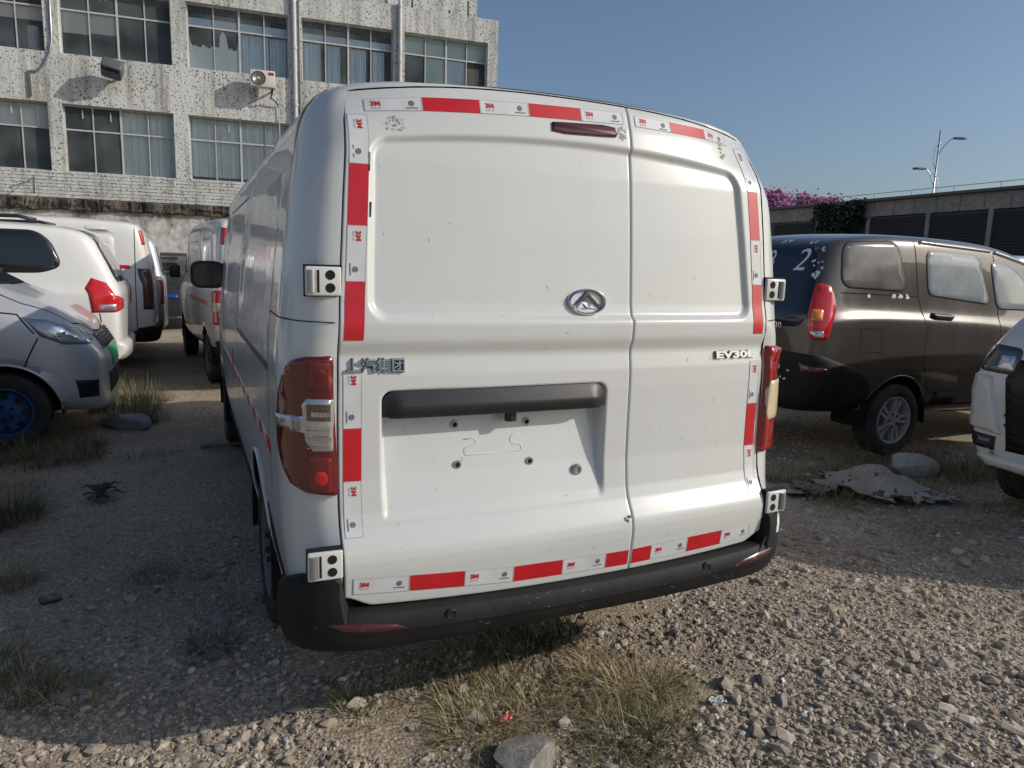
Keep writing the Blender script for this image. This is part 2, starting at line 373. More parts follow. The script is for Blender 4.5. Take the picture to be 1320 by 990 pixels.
# ============================================================ THE WHITE PANEL VAN (rear at y = 0, front towards +y)
PZ = [0.40, 0.474, 0.533, 0.585, 0.614, 0.640, 0.665, 0.700, 0.735, 0.83, 0.957, 1.06, 1.12, 1.168, 1.180, 1.212, 1.226, 1.262, 1.285, 1.32, 1.54, 1.70, 1.778, 1.85, 1.911, 1.95]
PY = [0.004, -0.004, -0.016, -0.026, -0.029, -0.026, -0.014, 0.004, 0.013, 0.018, 0.010, 0.002, 0.000, 0.004, 0.003, -0.012, -0.015, -0.018, -0.016, -0.011, -0.008, -0.002, 0.006, 0.018, 0.036, 0.06]
def smooth_prof():
    z = np.linspace(0.40, 1.95, 400); y = np.interp(z, PZ, PY); k = np.array([1, 2, 1]) / 4.0
    return z, np.convolve(np.pad(y, 1, 'edge'), k, 'valid')
_pz, _py = smooth_prof()
def rear0(x, z):                                     # rear surface without recesses
    x = np.asarray(x, float); z = np.asarray(z, float)
    y = 0.073 * (z - 0.5) + np.interp(z, _pz, _py) + 0.030 * np.minimum(np.abs(x) / 0.74, 1.3) ** 2.5
    return y + 0.075 * sstep(1.70, 1.93, z) * np.clip(np.abs(x) / 0.69, 0, 1.15) ** 4
def rbox(x, z, x0, x1, z0, z1, r):                   # signed distance to a rounded box, negative inside
    qx = np.maximum(x0 - x, x - x1) + r; qz = np.maximum(z0 - z, z - z1) + r
    return np.hypot(np.maximum(qx, 0), np.maximum(qz, 0)) + np.minimum(np.maximum(qx, qz), 0) - r
def rearY(x, z):
    x = np.asarray(x, float); z = np.asarray(z, float); y = rear0(x, z)
    xr = np.interp(z, [1.25, 1.73], [0.668, 0.610]); ztop = 1.800 - 0.045 * (np.abs(x) / 0.65) ** 2
    d = rbox(x + 0 * z, z, -0.662 + 0.012 * sstep(1.3, 1.75, z), xr, 1.270, ztop, 0.055)
    y = y + 0.015 * sstep(0.003, -0.021, d)
    d2 = rbox(x, z, -0.628, 0.082, 0.70, 1.078, 0.030)
    dep = 0.066 * np.clip((z - 0.715) / 0.30, 0, 1) ** 0.8 * sstep(0.002, -0.016, d2)
    return y + dep
XLZ = [0.40, 0.58, 0.80, 1.01, 1.216, 1.40, 1.60, 1.742, 1.88, 1.95]; XLX = [0.738, 0.742, 0.742, 0.741, 0.736, 0.727, 0.714, 0.703, 0.690, 0.682]
doorx = lambda z: np.interp(z, XLZ, XLX)
ztopf = lambda x: 1.926 - 0.046 * (np.abs(x) / 0.69) ** 2.2
zbotf = lambda x: 0.470 + 0.020 * (np.abs(x) / 0.74) ** 2 + 0.028 * sstep(0.66, 0.745, np.abs(x))

van = thing('panel_van', 'large white panel van in the middle with reflective strips around its rear doors', 'van', (0, 0, 0))
# ---- body shell
WZ = [0.36, 0.42, 0.50, 0.65, 0.90, 1.10, 1.25, 1.45, 1.60, 1.72]; WX = [0.835, 0.850, 0.866, 0.879, 0.886, 0.886, 0.877, 0.857, 0.837, 0.813]
side_z = np.concatenate([np.linspace(0.36, 1.20, 22), np.linspace(1.24, 1.72, 12)])
full = [(float(np.interp(z, WZ, WX)), float(z)) for z in side_z] + [(0.806, 1.768), (0.797, 1.812), (0.781, 1.850), (0.756, 1.882), (0.720, 1.907), (0.672, 1.922), (0.588, 1.932), (0.45, 1.939), (0.3, 1.944), (0.15, 1.947), (0.0, 1.948)]
n_side = len(side_z)
outl = []
zs0 = np.interp(np.arange(n_side), [0, n_side - 1], [0.47, 1.80])
for z in zs0: outl.append((float(doorx(z)) + 0.008, float(z)))
for a in (0.2, 0.45, 0.68, 0.85):
    x = 0.697 - 0.022 * (1 - math.cos(a * math.pi / 2)) - 0.003 * a; outl.append((x + 0.003, 1.80 + (ztopf(x) + 0.008 - 1.80) * math.sin(a * math.pi / 2)))
for x in (0.66, 0.60, 0.5, 0.4, 0.28, 0.14, 0.0): outl.append((x, float(ztopf(x)) + 0.008))
offs = [0.0, 0.003, 0.009, 0.018, 0.03, 0.045, 0.062, 0.08, 0.10, 0.125, 0.15, 0.17, 0.22, 0.28, 0.34] + list(np.arange(0.40, 5.06, 0.035)) + [5.075, 5.09]
def front_z(y): return np.interp(y, [3.55, 3.75, 4.45, 4.62, 4.95, 5.05, 5.09], [1.948, 1.93, 1.34, 1.22, 1.06, 0.92, 0.78])
V = []; ns = len(full)
for off in offs:
    f = math.sqrt(max(0, 1 - (1 - min(off / 0.17, 1)) ** 2)); row = []
    b = float(sstep(0.15, 0.34, off))
    for k in range(ns):
        x = outl[k][0] + (full[k][0] - outl[k][0]) * f; z = outl[k][1] + (full[k][1] - outl[k][1]) * f
        y = (float(rear0(outl[k][0], outl[k][1])) + off) * (1 - b) + off * b if off < 0.35 else off
        if off > 3.4:
            zt = float(front_z(off)); z = 0.36 + (z - 0.36) * (zt - 0.36) / (1.948 - 0.36) if z > 1.0 or off > 4.4 else z * 1.0
            if z < 1.0 and off <= 4.4: z = z
            x *= float(np.interp(off, [3.4, 4.3, 4.8, 5.0, 5.09], [1, 0.985, 0.95, 0.88, 0.8]))
        # shallow pressed panel along the side
        if 0.40 < off < 3.3 and k < n_side:
            x -= 0.010 * float(sstep(0.005, -0.02, rbox(np.array(off), np.array(full[k][1]), 0.47, 1.75, 1.22, 1.66, 0.06)))
            x -= 0.010 * float(sstep(0.005, -0.02, rbox(np.array(off), np.array(full[k][1]), 1.95, 3.1, 1.22, 1.66, 0.06)))
            x += 0.006 * float(sstep(0.03, 0.0, abs(full[k][1] - 0.62)))
        row.append((x, y, z))
    V += row + [(-x, y, z) for x, y, z in row[-2::-1]]
nr = 2 * ns - 1; F = []
ARCH = [(1.02, 0.30, 0.395), (4.10, 0.30, 0.395)]
Va = np.array(V)
for cy, cz, cr in ARCH:                               # snap vertices onto the arch edge, drop the faces inside
    d = np.hypot(Va[:, 1] - cy, Va[:, 2] - cz); m = (np.abs(d - cr) < 0.024) & (np.abs(Va[:, 0]) > 0.5)
    s = cr / d[m]; Va[m, 1] = cy + (Va[m, 1] - cy) * s; Va[m, 2] = cz + (Va[m, 2] - cz) * s
for i in range(len(offs) - 1):
    for k in range(nr - 1):
        f = (i * nr + k, (i + 1) * nr + k, (i + 1) * nr + k + 1, i * nr + k + 1); c = Va[list(f)].mean(0)
        if any(math.hypot(c[1] - cy, c[2] - cz) < cr - 0.004 and abs(c[0]) > 0.5 for cy, cz, cr in ARCH): continue
        F.append(f)
F.append(tuple((len(offs) - 1) * nr + k for k in range(nr)))
body = mk('body', Va, F, M['white'], van, True, flat_angle=50)
vbvh = bvh_of(body)
b = MB()
b.box(-0.80, 0.80, 0.12, 0.60, 0.375, 0.42); b.box(-0.62, 0.62, 0.60, 1.42, 0.30, 0.40); b.box(-0.84, 0.84, 1.42, 3.70, 0.33, 0.40); b.box(-0.6, 0.6, 3.7, 4.6, 0.3, 0.4); b.box(-0.78, 0.78, 4.5, 5.0, 0.3, 0.4)
b.cyl((-0.7, 1.02, 0.3), (0.7, 1.02, 0.3), 0.055, 12)
b.build('underbody', M['gap'], van)
for cy, cz, cr in ARCH:
    b = MB()
    for s in (-1, 1):
        b.arch([(cr + 0.004, 0.0), (cr + 0.004, 0.34), (0.0, 0.34)], s * 0.872, cy, cz, s, 40)
    tag(b.build('wheel_well', M['gap'], van), kind='stuff')
for (cy, s) in ((1.02, -1), (1.02, 1), (4.10, -1), (4.10, 1)):
    wheel(van, (s * 0.765, cy, 0.302), 0.305, 0.185, s, 'steel', M['greysteel'])
    b = MB()                                        # folded arch lip
    P = [(s * (0.888 if cy < 2 else 0.882), cy + math.cos(a) * 0.395, 0.30 + math.sin(a) * 0.395) for a in np.linspace(0.12, math.pi - 0.12, 26)]
    P = [(s * (float(np.interp(p[2], WZ, WX)) + 0.001) * (0.985 if cy > 4 else 1), p[1], p[2]) for p in P]
    b.tube(P, 0.007, 6); b.build('arch_lip', M['white'], van, True)

# ---- rear doors
def door(name, xl, xr, nx, nz):
    """xl, xr: functions of z. Grid with a folded-back edge."""
    V = []; idx = {}
    for j in range(nz + 1):
        v = j / nz
        for i in range(nx + 1):
            u = i / nx
            zc = 0.44 + v * 1.44; x = float(xl(zc)) * (1 - u) + float(xr(zc)) * u
            z = float(zbotf(x)) * (1 - v) + float(ztopf(x)) * v
            V.append([x, z])
    A = np.array(V); Y = rearY(A[:, 0], A[:, 1])
    bord = [i for i in range(nx + 1)] + [j * (nx + 1) + nx for j in range(1, nz + 1)] + [nz * (nx + 1) + i for i in range(nx - 1, -1, -1)] + [j * (nx + 1) for j in range(nz - 1, 0, -1)]
    P = [(a[0], y, a[1]) for a, y in zip(A, Y)]
    F = [(j * (nx + 1) + i, j * (nx + 1) + i + 1, (j + 1) * (nx + 1) + i + 1, (j + 1) * (nx + 1) + i) for j in range(nz) for i in range(nx)]
    cx = A[:, 0].mean(); cz = A[:, 1].mean()
    prev = bord
    for dy, sh in ((0.0015, 0.0025), (0.006, 0.004), (0.035, 0.004)):   # rounded edge, then the return
        base = len(P); 
        for q, k in enumerate(bord):
            x, z = A[k]; ex = -sh * np.sign(cx - x) if k % (nx + 1) in (0, nx) else 0; ez = -sh * np.sign(cz - z) if k // (nx + 1) in (0, nz) else 0
            P.append((x + ex, Y[k] + dy, z + ez))
        m = len(bord); F += [(prev[q], base + q, base + (q + 1) % m, prev[(q + 1) % m]) for q in range(m)]
        prev = [base + q for q in range(m)]
    return mk(name, P, F, M['white'], van, True)
xgap = lambda z: 0.168 + 0 * z
dl = door('rear_door', lambda z: -doorx(z), lambda z: xgap(z) - 0.0055, 190, 260)
dr = door('rear_door', lambda z: xgap(z) + 0.0055, doorx, 120, 260)
b = MB()                                            # rubber seal behind the joints
V = []; F = []
zz = np.linspace(0.47, 1.92, 60)
for k, z in enumerate(zz):
    y = float(rearY(0.168, z)) + 0.020; V += [(0.140, y, z), (0.196, y, z)]
    if k: F.append((2 * k - 2, 2 * k - 1, 2 * k + 1, 2 * k))
b.add(V, F)
for s in (-1, 1):
    V = []; F = []
    for k, z in enumerate(zz[:-3]):
        x = s * (float(doorx(z)) + 0.004); y = float(rear0(x, z)) + 0.024; V += [(x - 0.03, y, z), (x + 0.03, y, z)]
        if k: F.append((2 * k - 2, 2 * k - 1, 2 * k + 1, 2 * k))
    b.add(V, F)
V = []; F = []
for k, x in enumerate(np.linspace(-0.68, 0.68, 40)):
    z = float(ztopf(x)); y = float(rear0(x, z)) + 0.024; V += [(x, y, z - 0.03), (x, y + 0.01, z + 0.02)]
    if k: F.append((2 * k - 2, 2 * k - 1, 2 * k + 1, 2 * k))
b.add(V, F)
b.build('door_seal', M['gap'], van)

# ---- helpers that lay things on the rear surface
def rear_strip(P4, mat, off, n=8, m=2):
    """P4: corners (x,z): bottom-left, bottom-right, top-right, top-left."""
    V = []; F = []; (a, b_, c, d) = [np.array(p, float) for p in P4]
    for j in range(m + 1):
        for i in range(n + 1):
            u = i / n; v = j / m; p = (a * (1 - u) + b_ * u) * (1 - v) + (d * (1 - u) + c * u) * v
            V.append((p[0], float(rearY(p[0], p[1])) - off, p[1]))
    F = [(j * (n + 1) + i, j * (n + 1) + i + 1, (j + 1) * (n + 1) + i + 1, (j + 1) * (n + 1) + i) for j in range(m) for i in range(n)]
    return V, F
def on_rear(V2, cx, cz, rot, off):
    """flat geometry (u,v,h) placed on the rear surface at (cx,cz), turned by rot"""
    c, s = math.cos(rot), math.sin(rot); out = []
    for u, v, h in V2:
        x = cx + c * u - s * v; z = cz + s * u + c * v; out.append((x, float(rearY(x, z)) - off - h, z))
    return out
T3M = text_geo('3M', 0.0185, offset=0.0008, sx=1.15)
TSUB = text_geo('DOT-C2', 0.0065)
ring = ([(math.cos(t) * r, math.sin(t) * r, 0) for r in (0.008, 0.0055) for t in np.linspace(0, 2 * math.pi, 16, endpoint=False)], [(k, (k + 1) % 16, 16 + (k + 1) % 16, 16 + k) for k in range(16)])
bars = ([(-0.016, -0.0145, 0), (0.016, -0.0145, 0), (0.016, -0.0115, 0), (-0.016, -0.0115, 0), (-0.004, -0.006, 0), (0.004, -0.006, 0), (0.004, 0.004, 0), (-0.004, 0.004, 0)], [(0, 1, 2, 3), (4, 5, 6, 7)])
def tape(par, P4, red, vertical=False, marks=True):
    b = MB(); V, F = rear_strip(P4, None, 0.0013, 10 if not vertical else 3, 3 if not vertical else 10); b.add(V, F, 0)
    P = [np.array(p, float) for p in P4]
    if not red:
        bl, br, tr, tl = P
        def at(u, v): return (bl * (1 - u) + br * u) * (1 - v) + (tl * (1 - u) + tr * u) * v
        e = 0.02 if not vertical else 0.028               # printed rule along the edges
        for (u0, u1, v0, v1) in ((0, 1, 0, e), (0, 1, 1 - e, 1), (0, e, 0, 1), (1 - e, 1, 0, 1)) if not vertical else ((0, e, 0, 1), (1 - e, 1, 0, 1), (0, 1, 0, 0.008), (0, 1, 0.992, 1)):
            V, F = rear_strip([at(u0, v0), at(u1, v0), at(u1, v1), at(u0, v1)], None, 0.0017, 8, 8); b.add(V, F, 3)
        if marks:
            L = np.linalg.norm(br - bl) if not vertical else np.linalg.norm(tl - bl)
            if not vertical:
                ang = math.atan2((br - bl)[1], (br - bl)[0]); p1 = at(min(0.3, 0.030 / L), 0.58); p2 = at(1 - min(0.3, 0.03 / L), 0.55)
            else: ang = -math.pi / 2; p1 = at(0.55, 1 - 0.028 / L); p2 = at(0.45, 0.032 / L)
            b.add(on_rear(T3M[0], p1[0], p1[1], ang, 0.0021), T3M[1], 1)
            dn = np.array((math.sin(ang), -math.cos(ang))) * 0.0125
            b.add(on_rear(TSUB[0], p1[0] + dn[0], p1[1] + dn[1], ang, 0.0021), TSUB[1], 1)
            b.add(on_rear(ring[0], p2[0], p2[1], ang, 0.0021), ring[1], 2); b.add(on_rear(bars[0], p2[0], p2[1], ang, 0.0021), bars[1], 2)
    o = b.build('reflective_tape', [M['tape_r'] if red else M['tape_w'], M['print_r'], M['print_k'], M['tape_line']], par, True)
    if red: o['label'] = 'red stretch of the reflective tape'
    return o
fi = lambda xs, ys: (lambda x: float(np.interp(x, xs, ys)))
tt = fi([-0.65, -0.489, -0.177, 0.147, 0.191, 0.48, 0.575], [1.862, 1.880, 1.897, 1.908, 1.904, 1.896, 1.886]); tb = fi([-0.65, -0.489, -0.177, 0.15, 0.197, 0.481, 0.575], [1.828, 1.841, 1.858, 1.870, 1.869, 1.862, 1.852])
def hrun(par, xs, top, bot, first_red, cols=None):
    for k, (a, c) in enumerate(zip(xs[:-1], xs[1:])): tape(par, [(a, bot(a)), (c, bot(c)), (c, top(c)), (a, top(a))], (k % 2 == 0) == first_red)
def vrun(par, zs, left, right, first_red):
    for k, (a, c) in enumerate(zip(zs[:-1], zs[1:])): tape(par, [(left(c), c), (right(c), c), (right(a), a), (left(a), a)], (k % 2 == 0) == first_red, True)
hrun(dl, [-0.648, -0.493, -0.330, -0.177, -0.004, 0.147], tt, tb, False)
hrun(dr, [0.191, 0.331, 0.481, 0.585], tt, tb, False)
vrun(dl, [1.818, 1.682, 1.522, 1.375, 1.219], fi([1.219, 1.82], [-0.729, -0.694]), fi([1.219, 1.82], [-0.677, -0.642]), False)
vrun(dl, [1.139, 0.978, 0.830, 0.680], fi([0.68, 1.14], [-0.735, -0.730]), fi([0.68, 1.14], [-0.686, -0.681]), False)
vrun(dr, [1.850, 1.702, 1.541, 1.390, 1.222], fi([1.222, 1.39, 1.541, 1.702, 1.85], [0.679, 0.671, 0.659, 0.645, 0.622]), fi([1.222, 1.39, 1.541, 1.702, 1.85], [0.725, 0.718, 0.705, 0.690, 0.667]), False)
vrun(dr, [1.126, 0.975, 0.823, 0.662], fi([0.66, 1.13], [0.680, 0.682]), fi([0.66, 1.13], [0.727, 0.727]), False)
bt = fi([-0.72, -0.246, 0.148, 0.4, 0.684], [0.571, 0.544, 0.537, 0.547, 0.551]); bb = fi([-0.72, -0.246, 0.148, 0.4, 0.684], [0.524, 0.494, 0.487, 0.493, 0.501])
hrun(dl, [-0.721, -0.564, -0.402, -0.246, -0.082, 0.075, 0.160], bt, bb, False)
hrun(dr, [0.176, 0.248, 0.399, 0.548, 0.684], bt, bb, True)

# ---- left door furniture
b = MB()                                            # long black garnish bar with the lamps and the latch under it
NX = 60; xs = np.linspace(-0.626, 0.080, NX); V = []; F = []
def ynear(x, z): return float(rear0(x, z))
for x in xs:
    e = min(x + 0.626, 0.080 - x); rz = 0.030 * (1 - min(1, e / 0.03) ** 0.5) if e < 0.03 else 0
    zt = 1.077 - rz; zb_ = 0.995 + (0.006 if e > 0.02 else 0.010); y0 = ynear(x, 1.03); tpr = float(sstep(0, 0.05, e))
    V += [(x, y0 + 0.07, zt), (x, y0 + 0.004, zt), (x, y0 + 0.004 - 0.003 * tpr, zt - 0.008), (x, y0 + 0.004 - 0.020 * tpr, 1.040), (x, y0 + 0.004 - 0.022 * tpr, 1.030), (x, y0 + 0.004 - 0.014 * tpr, zb_ + 0.004), (x, y0 + 0.004 - 0.010 * tpr, zb_), (x, y0 + 0.075, zb_)]
for i in range(NX - 1):
    for k in range(8): F.append((i * 8 + k, i * 8 + (k + 1) % 8, (i + 1) * 8 + (k + 1) % 8, (i + 1) * 8 + k))
F += [tuple(range(8)), tuple(range((NX - 1) * 8, NX * 8))[::-1]]
hb = mk('handle_bar', V, F, M['handle'], dl, True, flat_angle=30)
b = MB(); yy = float(rear0(-0.238, 0.985)); b.box(-0.252, -0.224, yy + 0.006, yy + 0.03, 0.972, 1.003); b.cyl((-0.238, yy + 0.002, 0.983), (-0.238, yy + 0.012, 0.983), 0.008, 12)
b.build('rear_camera', M['black'], dl)
for x, z in ((-0.399, 0.962), (-0.167, 0.958), (-0.397, 0.846), (-0.164, 0.839)):
    b = MB(); y = float(rearY(x, z)); b.lathe([(0.013, 0.001), (0.012, 0.004), (0.0075, 0.004), (0.006, -0.002), (0.0, -0.002)], Matrix.Translation((x, y, z)) @ Matrix.Rotation(R(90), 4, 'X'), 16, i=0)
    b.cyl((x, y - 0.0015, z), (x, y - 0.0045, z), 0.0072, 12, i=1)
    b.build('plate_screw_hole', [M['dullmetal'], M['gap']], dl, True, 30)
b = MB(); y = float(rearY(-0.004, 0.801)); b.lathe([(0.018, 0.0), (0.018, 0.006), (0.014, 0.011), (0.009, 0.011), (0.008, 0.007), (0.003, 0.007), (0.0, 0.007)], Matrix.Translation((-0.004, y, 0.801)) @ Matrix.Rotation(R(90), 4, 'X'), 24)
b.build('lock_cylinder', M['dullmetal'], dl, True, 30)
# pressed number plate nest: a raised hairline
b = MB(); PP = [(-0.373, 0.917), (-0.345, 0.919), (-0.337, 0.914), (-0.336, 0.903), (-0.343, 0.897), (-0.366, 0.894), (-0.373, 0.889), (-0.373, 0.876), (-0.368, 0.871), (-0.196, 0.871), (-0.190, 0.876), (-0.190, 0.888), (-0.196, 0.893), (-0.217, 0.895), (-0.224, 0.901), (-0.224, 0.914), (-0.217, 0.920), (-0.190, 0.923)]
b.tube([(x, float(rearY(x, z)), z) for x, z in PP], 0.0016, 6); b.build('pressed_rib', M['white'], dl, True)
# third brake light
b = MB()
P = chaikin([(-0.107, 1.818), (0.112, 1.826), (0.117, 1.832), (0.110, 1.862), (-0.103, 1.851), (-0.108, 1.848)], 1)
P = densify(P, 0.03); I = inset(P, 0.008); n = len(P)
if abs(I[0][0]) > abs(P[0][0]): I = inset(P, -0.008)
V = [(x, float(rearY(x, z)) + 0.002, z) for x, z in P] + [(x, float(rearY(x, z)) - 0.004, z) for x, z in P] + [(x, float(rearY(x, z)) - 0.008, z) for x, z in I]
F = [(k, (k + 1) % n, n + (k + 1) % n, n + k) for k in range(n)] + [(n + k, n + (k + 1) % n, 2 * n + (k + 1) % n, 2 * n + k) for k in range(n)] + [tuple(range(2 * n, 3 * n))]
mk('high_brake_light', V, F, M['dark_red'], dl, True, flat_angle=30)
# oval emblem with the folded mountain shape
b = MB(); ex, ez = 0.0065, 1.328; ea, eb = 0.0665, 0.0385; nseg = 48; V = []
for k in range(nseg):
    t = 2 * math.pi * k / nseg
    for rr, h in ((1.03, 0.0), (1.02, 0.008), (0.95, 0.012), (0.88, 0.009), (0.86, 0.003)): V.append((math.cos(t) * ea * rr, math.sin(t) * eb * rr * (1 if rr > 0.9 else 0.97), h))
b.add(on_rear(V, ex, ez, 0, 0.0), [(k * 5 + j, ((k + 1) % nseg) * 5 + j, ((k + 1) % nseg) * 5 + j + 1, k * 5 + j + 1) for k in range(nseg) for j in range(4)], 0)
def em(P3, F, i=0): b.add(on_rear([(u * ea, v * eb, h) for u, v, h in P3], ex, ez, 0, 0.0), F, i)
for s in (-1, 1):
    em([(0, 0.86, 0.004), (s * 0.78, -0.42, 0.004), (s * 0.60, -0.56, 0.003), (s * 0.28, -0.02, 0.003), (0, 0.40, 0.003), (0, 0.62, 0.016), (s * 0.62, -0.36, 0.013), (s * 0.34, 0.06, 0.014)],
       [(0, 5, 7, 6, 1), (5, 4, 3, 7), (7, 3, 2, 6), (6, 2, 1)])
    em([(0, 0.36, 0.010), (s * 0.27, -0.04, 0.004), (0, -0.46, 0.010), (0, -0.05, 0.003)], [(0, 1, 3), (3, 1, 2)], 1 if s < 0 else 0)
    em([(s * 0.27, -0.06, 0.004), (s * 0.55, -0.58, 0.004), (0, -0.50, 0.009), (s * 0.18, -0.5, 0.004)], [(0, 1, 3), (0, 3, 2)], 0 if s < 0 else 1)
b.build('emblem', [M['chrome'], M['dullmetal']], dl, False)
# chrome lettering
def chrome_text(s, size, cx, cz, par, name, width, rot=0.0, sx=1.0, off=0.0008, shear=0.0):
    Vt, Ft = text_geo(s, size, extrude=0.0045, offset=off, shear=shear); w0 = max(v[0] for v in Vt) - min(v[0] for v in Vt); mx = (max(v[0] for v in Vt) + min(v[0] for v in Vt)) / 2
    Vt = [((v[0] - mx) * width / w0, v[1], v[2] + 0.0045) for v in Vt]
    Vb, Fb = text_geo(s, size, extrude=0.001, offset=off + 0.0014, shear=shear); Vb = [((v[0] - mx) * width / w0, v[1] - 0.0006, v[2] + 0.001) for v in Vb]  # wider dark copy behind the letters paints their shadowed edge
    b = MB(); b.add(on_rear(Vt, cx, cz, rot, 0.001), Ft, 0); b.add(on_rear(Vb, cx, cz, rot, 0.0008), Fb, 1); return b.build(name, [M['badge'], M['print_k']], par, False)
chrome_text('上汽集团', 0.040, -0.643, 1.148, dl, 'badge_lettering', 0.156, -0.01, off=0.0002)
chrome_text('EV30L', 0.030, 0.607, 1.152, dr, 'badge_lettering', 0.180, 0.0, off=0.0014)
# sticker remains, scuffs
def blotch(par, cx, cz, w_, h_, nn, name='sticker_residue', mat=None, seed=1):
    rg = random.Random(seed); b = MB()
    for _ in range(nn):
        a = rg.uniform(0, 6.28); rr = rg.uniform(0.55, 1.0) if rg.random() < 0.6 else rg.uniform(0, 1); x = cx + math.cos(a) * w_ * rr; z = cz + math.sin(a) * h_ * rr
        m = rg.randint(5, 8); s = rg.uniform(0.002, 0.0065)
        b.add([(x + math.cos(t) * s * rg.uniform(0.4, 1.1), float(rearY(x, z)) - 0.0014, z + math.sin(t) * s * 1.4 * rg.uniform(0.4, 1.1)) for t in np.linspace(0, 2 * math.pi, m, endpoint=False)], [tuple(range(m))])
    return tag(b.build(name, mat or M['peel'], par), kind='stuff')
blotch(dl, -0.571, 1.793, 0.026, 0.024, 30, seed=3); blotch(dl, 0.134, 1.838, 0.018, 0.019, 34, seed=4); blotch(dr, 0.548, 1.825, 0.012, 0.028, 22, seed=5)
def scuffs(par, n, x0, x1, z0, z1, seed):
    rg = random.Random(seed); b = MB()
    for _ in range(n):
        x = rg.uniform(x0, x1); z = rg.uniform(z0, z1); a = rg.choice([rg.gauss(1.57, 0.3), rg.uniform(0, 3.1)]); L = rg.uniform(0.003, 0.016); w_ = rg.uniform(0.0004, 0.0009); pts = [(x + math.cos(a) * L * t + rg.gauss(0, 0.001), z + math.sin(a) * L * t) for t in (0, 0.5, 1)]
        V = []
        for px, pz in pts: V += [(px - w_ * math.sin(a), float(rearY(px, pz)) - 0.0008, pz + w_ * math.cos(a)), (px + w_ * math.sin(a), float(rearY(px, pz)) - 0.0008, pz - w_ * math.cos(a))]
        b.add(V, [(0, 1, 3, 2), (2, 3, 5, 4)])
    tag(b.build('paint_scuffs', M['scuff'], par), kind='stuff')
scuffs(dl, 26, -0.62, 0.14, 0.56, 1.85, 11); scuffs(dr, 14, 0.2, 0.66, 0.56, 1.85, 12)
blotch(dl, 0.150, 0.645, 0.012, 0.012, 12, 'paint_chips', M['print_k'], 6)

# ---- rear lamps on the corners
rb = bvh_of(body)
def lamp(s):
    LJ = (Vector((0, 0, 0)), Vector((0.80, -0.60 * -s, 0)), Vector((0, 0, 1))); lq = lambda x, y: s * (0.80 * x + 0.60 * y)
    P = [(lq(x, y), z) for x, y, z in [(0.7515, 0.083, 1.179), (0.82, 0.107, 1.177), (0.854, 0.140, 1.164), (0.868, 0.168, 1.132), (0.877, 0.196, 1.07), (0.880, 0.208, 0.99), (0.879, 0.204, 0.92), (0.872, 0.176, 0.86), (0.858, 0.142, 0.817), (0.83, 0.095, 0.796), (0.7515, 0.062, 0.791)]]
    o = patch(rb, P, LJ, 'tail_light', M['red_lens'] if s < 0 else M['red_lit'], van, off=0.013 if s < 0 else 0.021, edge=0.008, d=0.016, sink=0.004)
    ob = bvh_of(o)
    if s < 0:
        o['label'] = 'left rear lamp with a clear middle chamber'
        hexp = [(-0.838, 1.045), (-0.826, 1.064), (-0.760, 1.064), (-0.757, 1.058), (-0.757, 0.925), (-0.762, 0.919), (-0.812, 0.919), (-0.830, 0.945), (-0.832, 0.968), (-0.862, 0.972), (-0.864, 1.012), (-0.835, 1.016)]
        cl = patch(ob, hexp, 'rear', 'reversing_lamp', M['clear'], o, off=0.004, edge=0.004, d=0.012, sink=0.002)
        patch(ob, [(lq(0.842, 0.128), 0.972), (lq(0.880, 0.207), 0.978), (lq(0.880, 0.207), 1.010), (lq(0.842, 0.128), 1.016)], LJ, 'side_chamber', M['clear'], o, off=0.0045, edge=0.003, d=0.012, sink=0.002)
        cb = bvh_of(cl, o); b = MB()
        def cell(x0, x1, z0, z1, mi, dy, tilt=0.0):
            V = []
            for x, z2, q in ((x0, z0, 0), (x1, z0, 0), (x1, z1, 1), (x0, z1, 1)):
                hit, no, _, _ = cb.ray_cast(Vector((x, -2, z2)), Vector((0, 1, 0))); hit = hit or Vector((x, 0.06, z2)); V.append(hit + Vector((0, -dy - tilt * q, 0)))
            b.add(V, [(0, 1, 2, 3)], mi)
        for q in range(6):
            t0 = -0.826 + 0.060 * q / 6; t1 = t0 + 0.0095
            cell(t0, t1, 1.004, 1.050, 3, 0.0012)
            if q: cell(t0, t1, 1.016, 1.030, 0, 0.003, 0.004); cell(t0, t1, 0.949, 0.962, 0, 0.003, 0.004)
            for h in range(9): cell(t0, t0 + 0.0075, 0.927 + h * 0.0072, 0.927 + h * 0.0072 + 0.0026, 2 if h % 3 == 1 else 0, 0.0016)
        for h in range(10): cell(-0.861, -0.842, 0.976 + h * 0.0036, 0.9775 + h * 0.0036, 2, 0.0014)
        b.build('lamp_reflector', [M['chrome'], M['amber'], M['print_k'], M['brown_refl']], o)
        for z, m_ in ((0.845, 'red_bright'), (1.125, 'red_lens')):
            C = [(-0.792 + math.cos(t) * 0.021, z + math.sin(t) * 0.024) for t in np.linspace(0, 2 * math.pi, 20, endpoint=False)]
            patch(ob, C, 'rear', 'round_reflector', M[m_], o, off=0.0025, edge=0.006, d=0.012, sink=0.001)
        for sq in ([(-0.762, 1.163), (-0.815, 1.160), (-0.824, 1.095), (-0.762, 1.082)], [(-0.764, 0.905), (-0.822, 0.905), (-0.828, 0.85), (-0.812, 0.806), (-0.764, 0.803)]):
            patch(ob, sq[::-1], 'rear', 'lamp_chamber', M['red_deep'], o, off=0.0014, edge=0.003, d=0.02, sink=0.001, roundn=1)
    else:
        o['label'] = 'right rear lamp with a yellowed middle chamber'
        hexp = [(0.757, 1.020), (0.772, 1.056), (0.862, 1.056), (0.866, 1.04), (0.866, 0.94), (0.856, 0.915), (0.768, 0.912), (0.757, 0.94)]
        patch(ob, hexp, 'rear', 'reversing_lamp', M['cream_lens'], o, off=0.004, edge=0.004, d=0.015, sink=0.002)
    return o
lamp(-1); lamp(1)
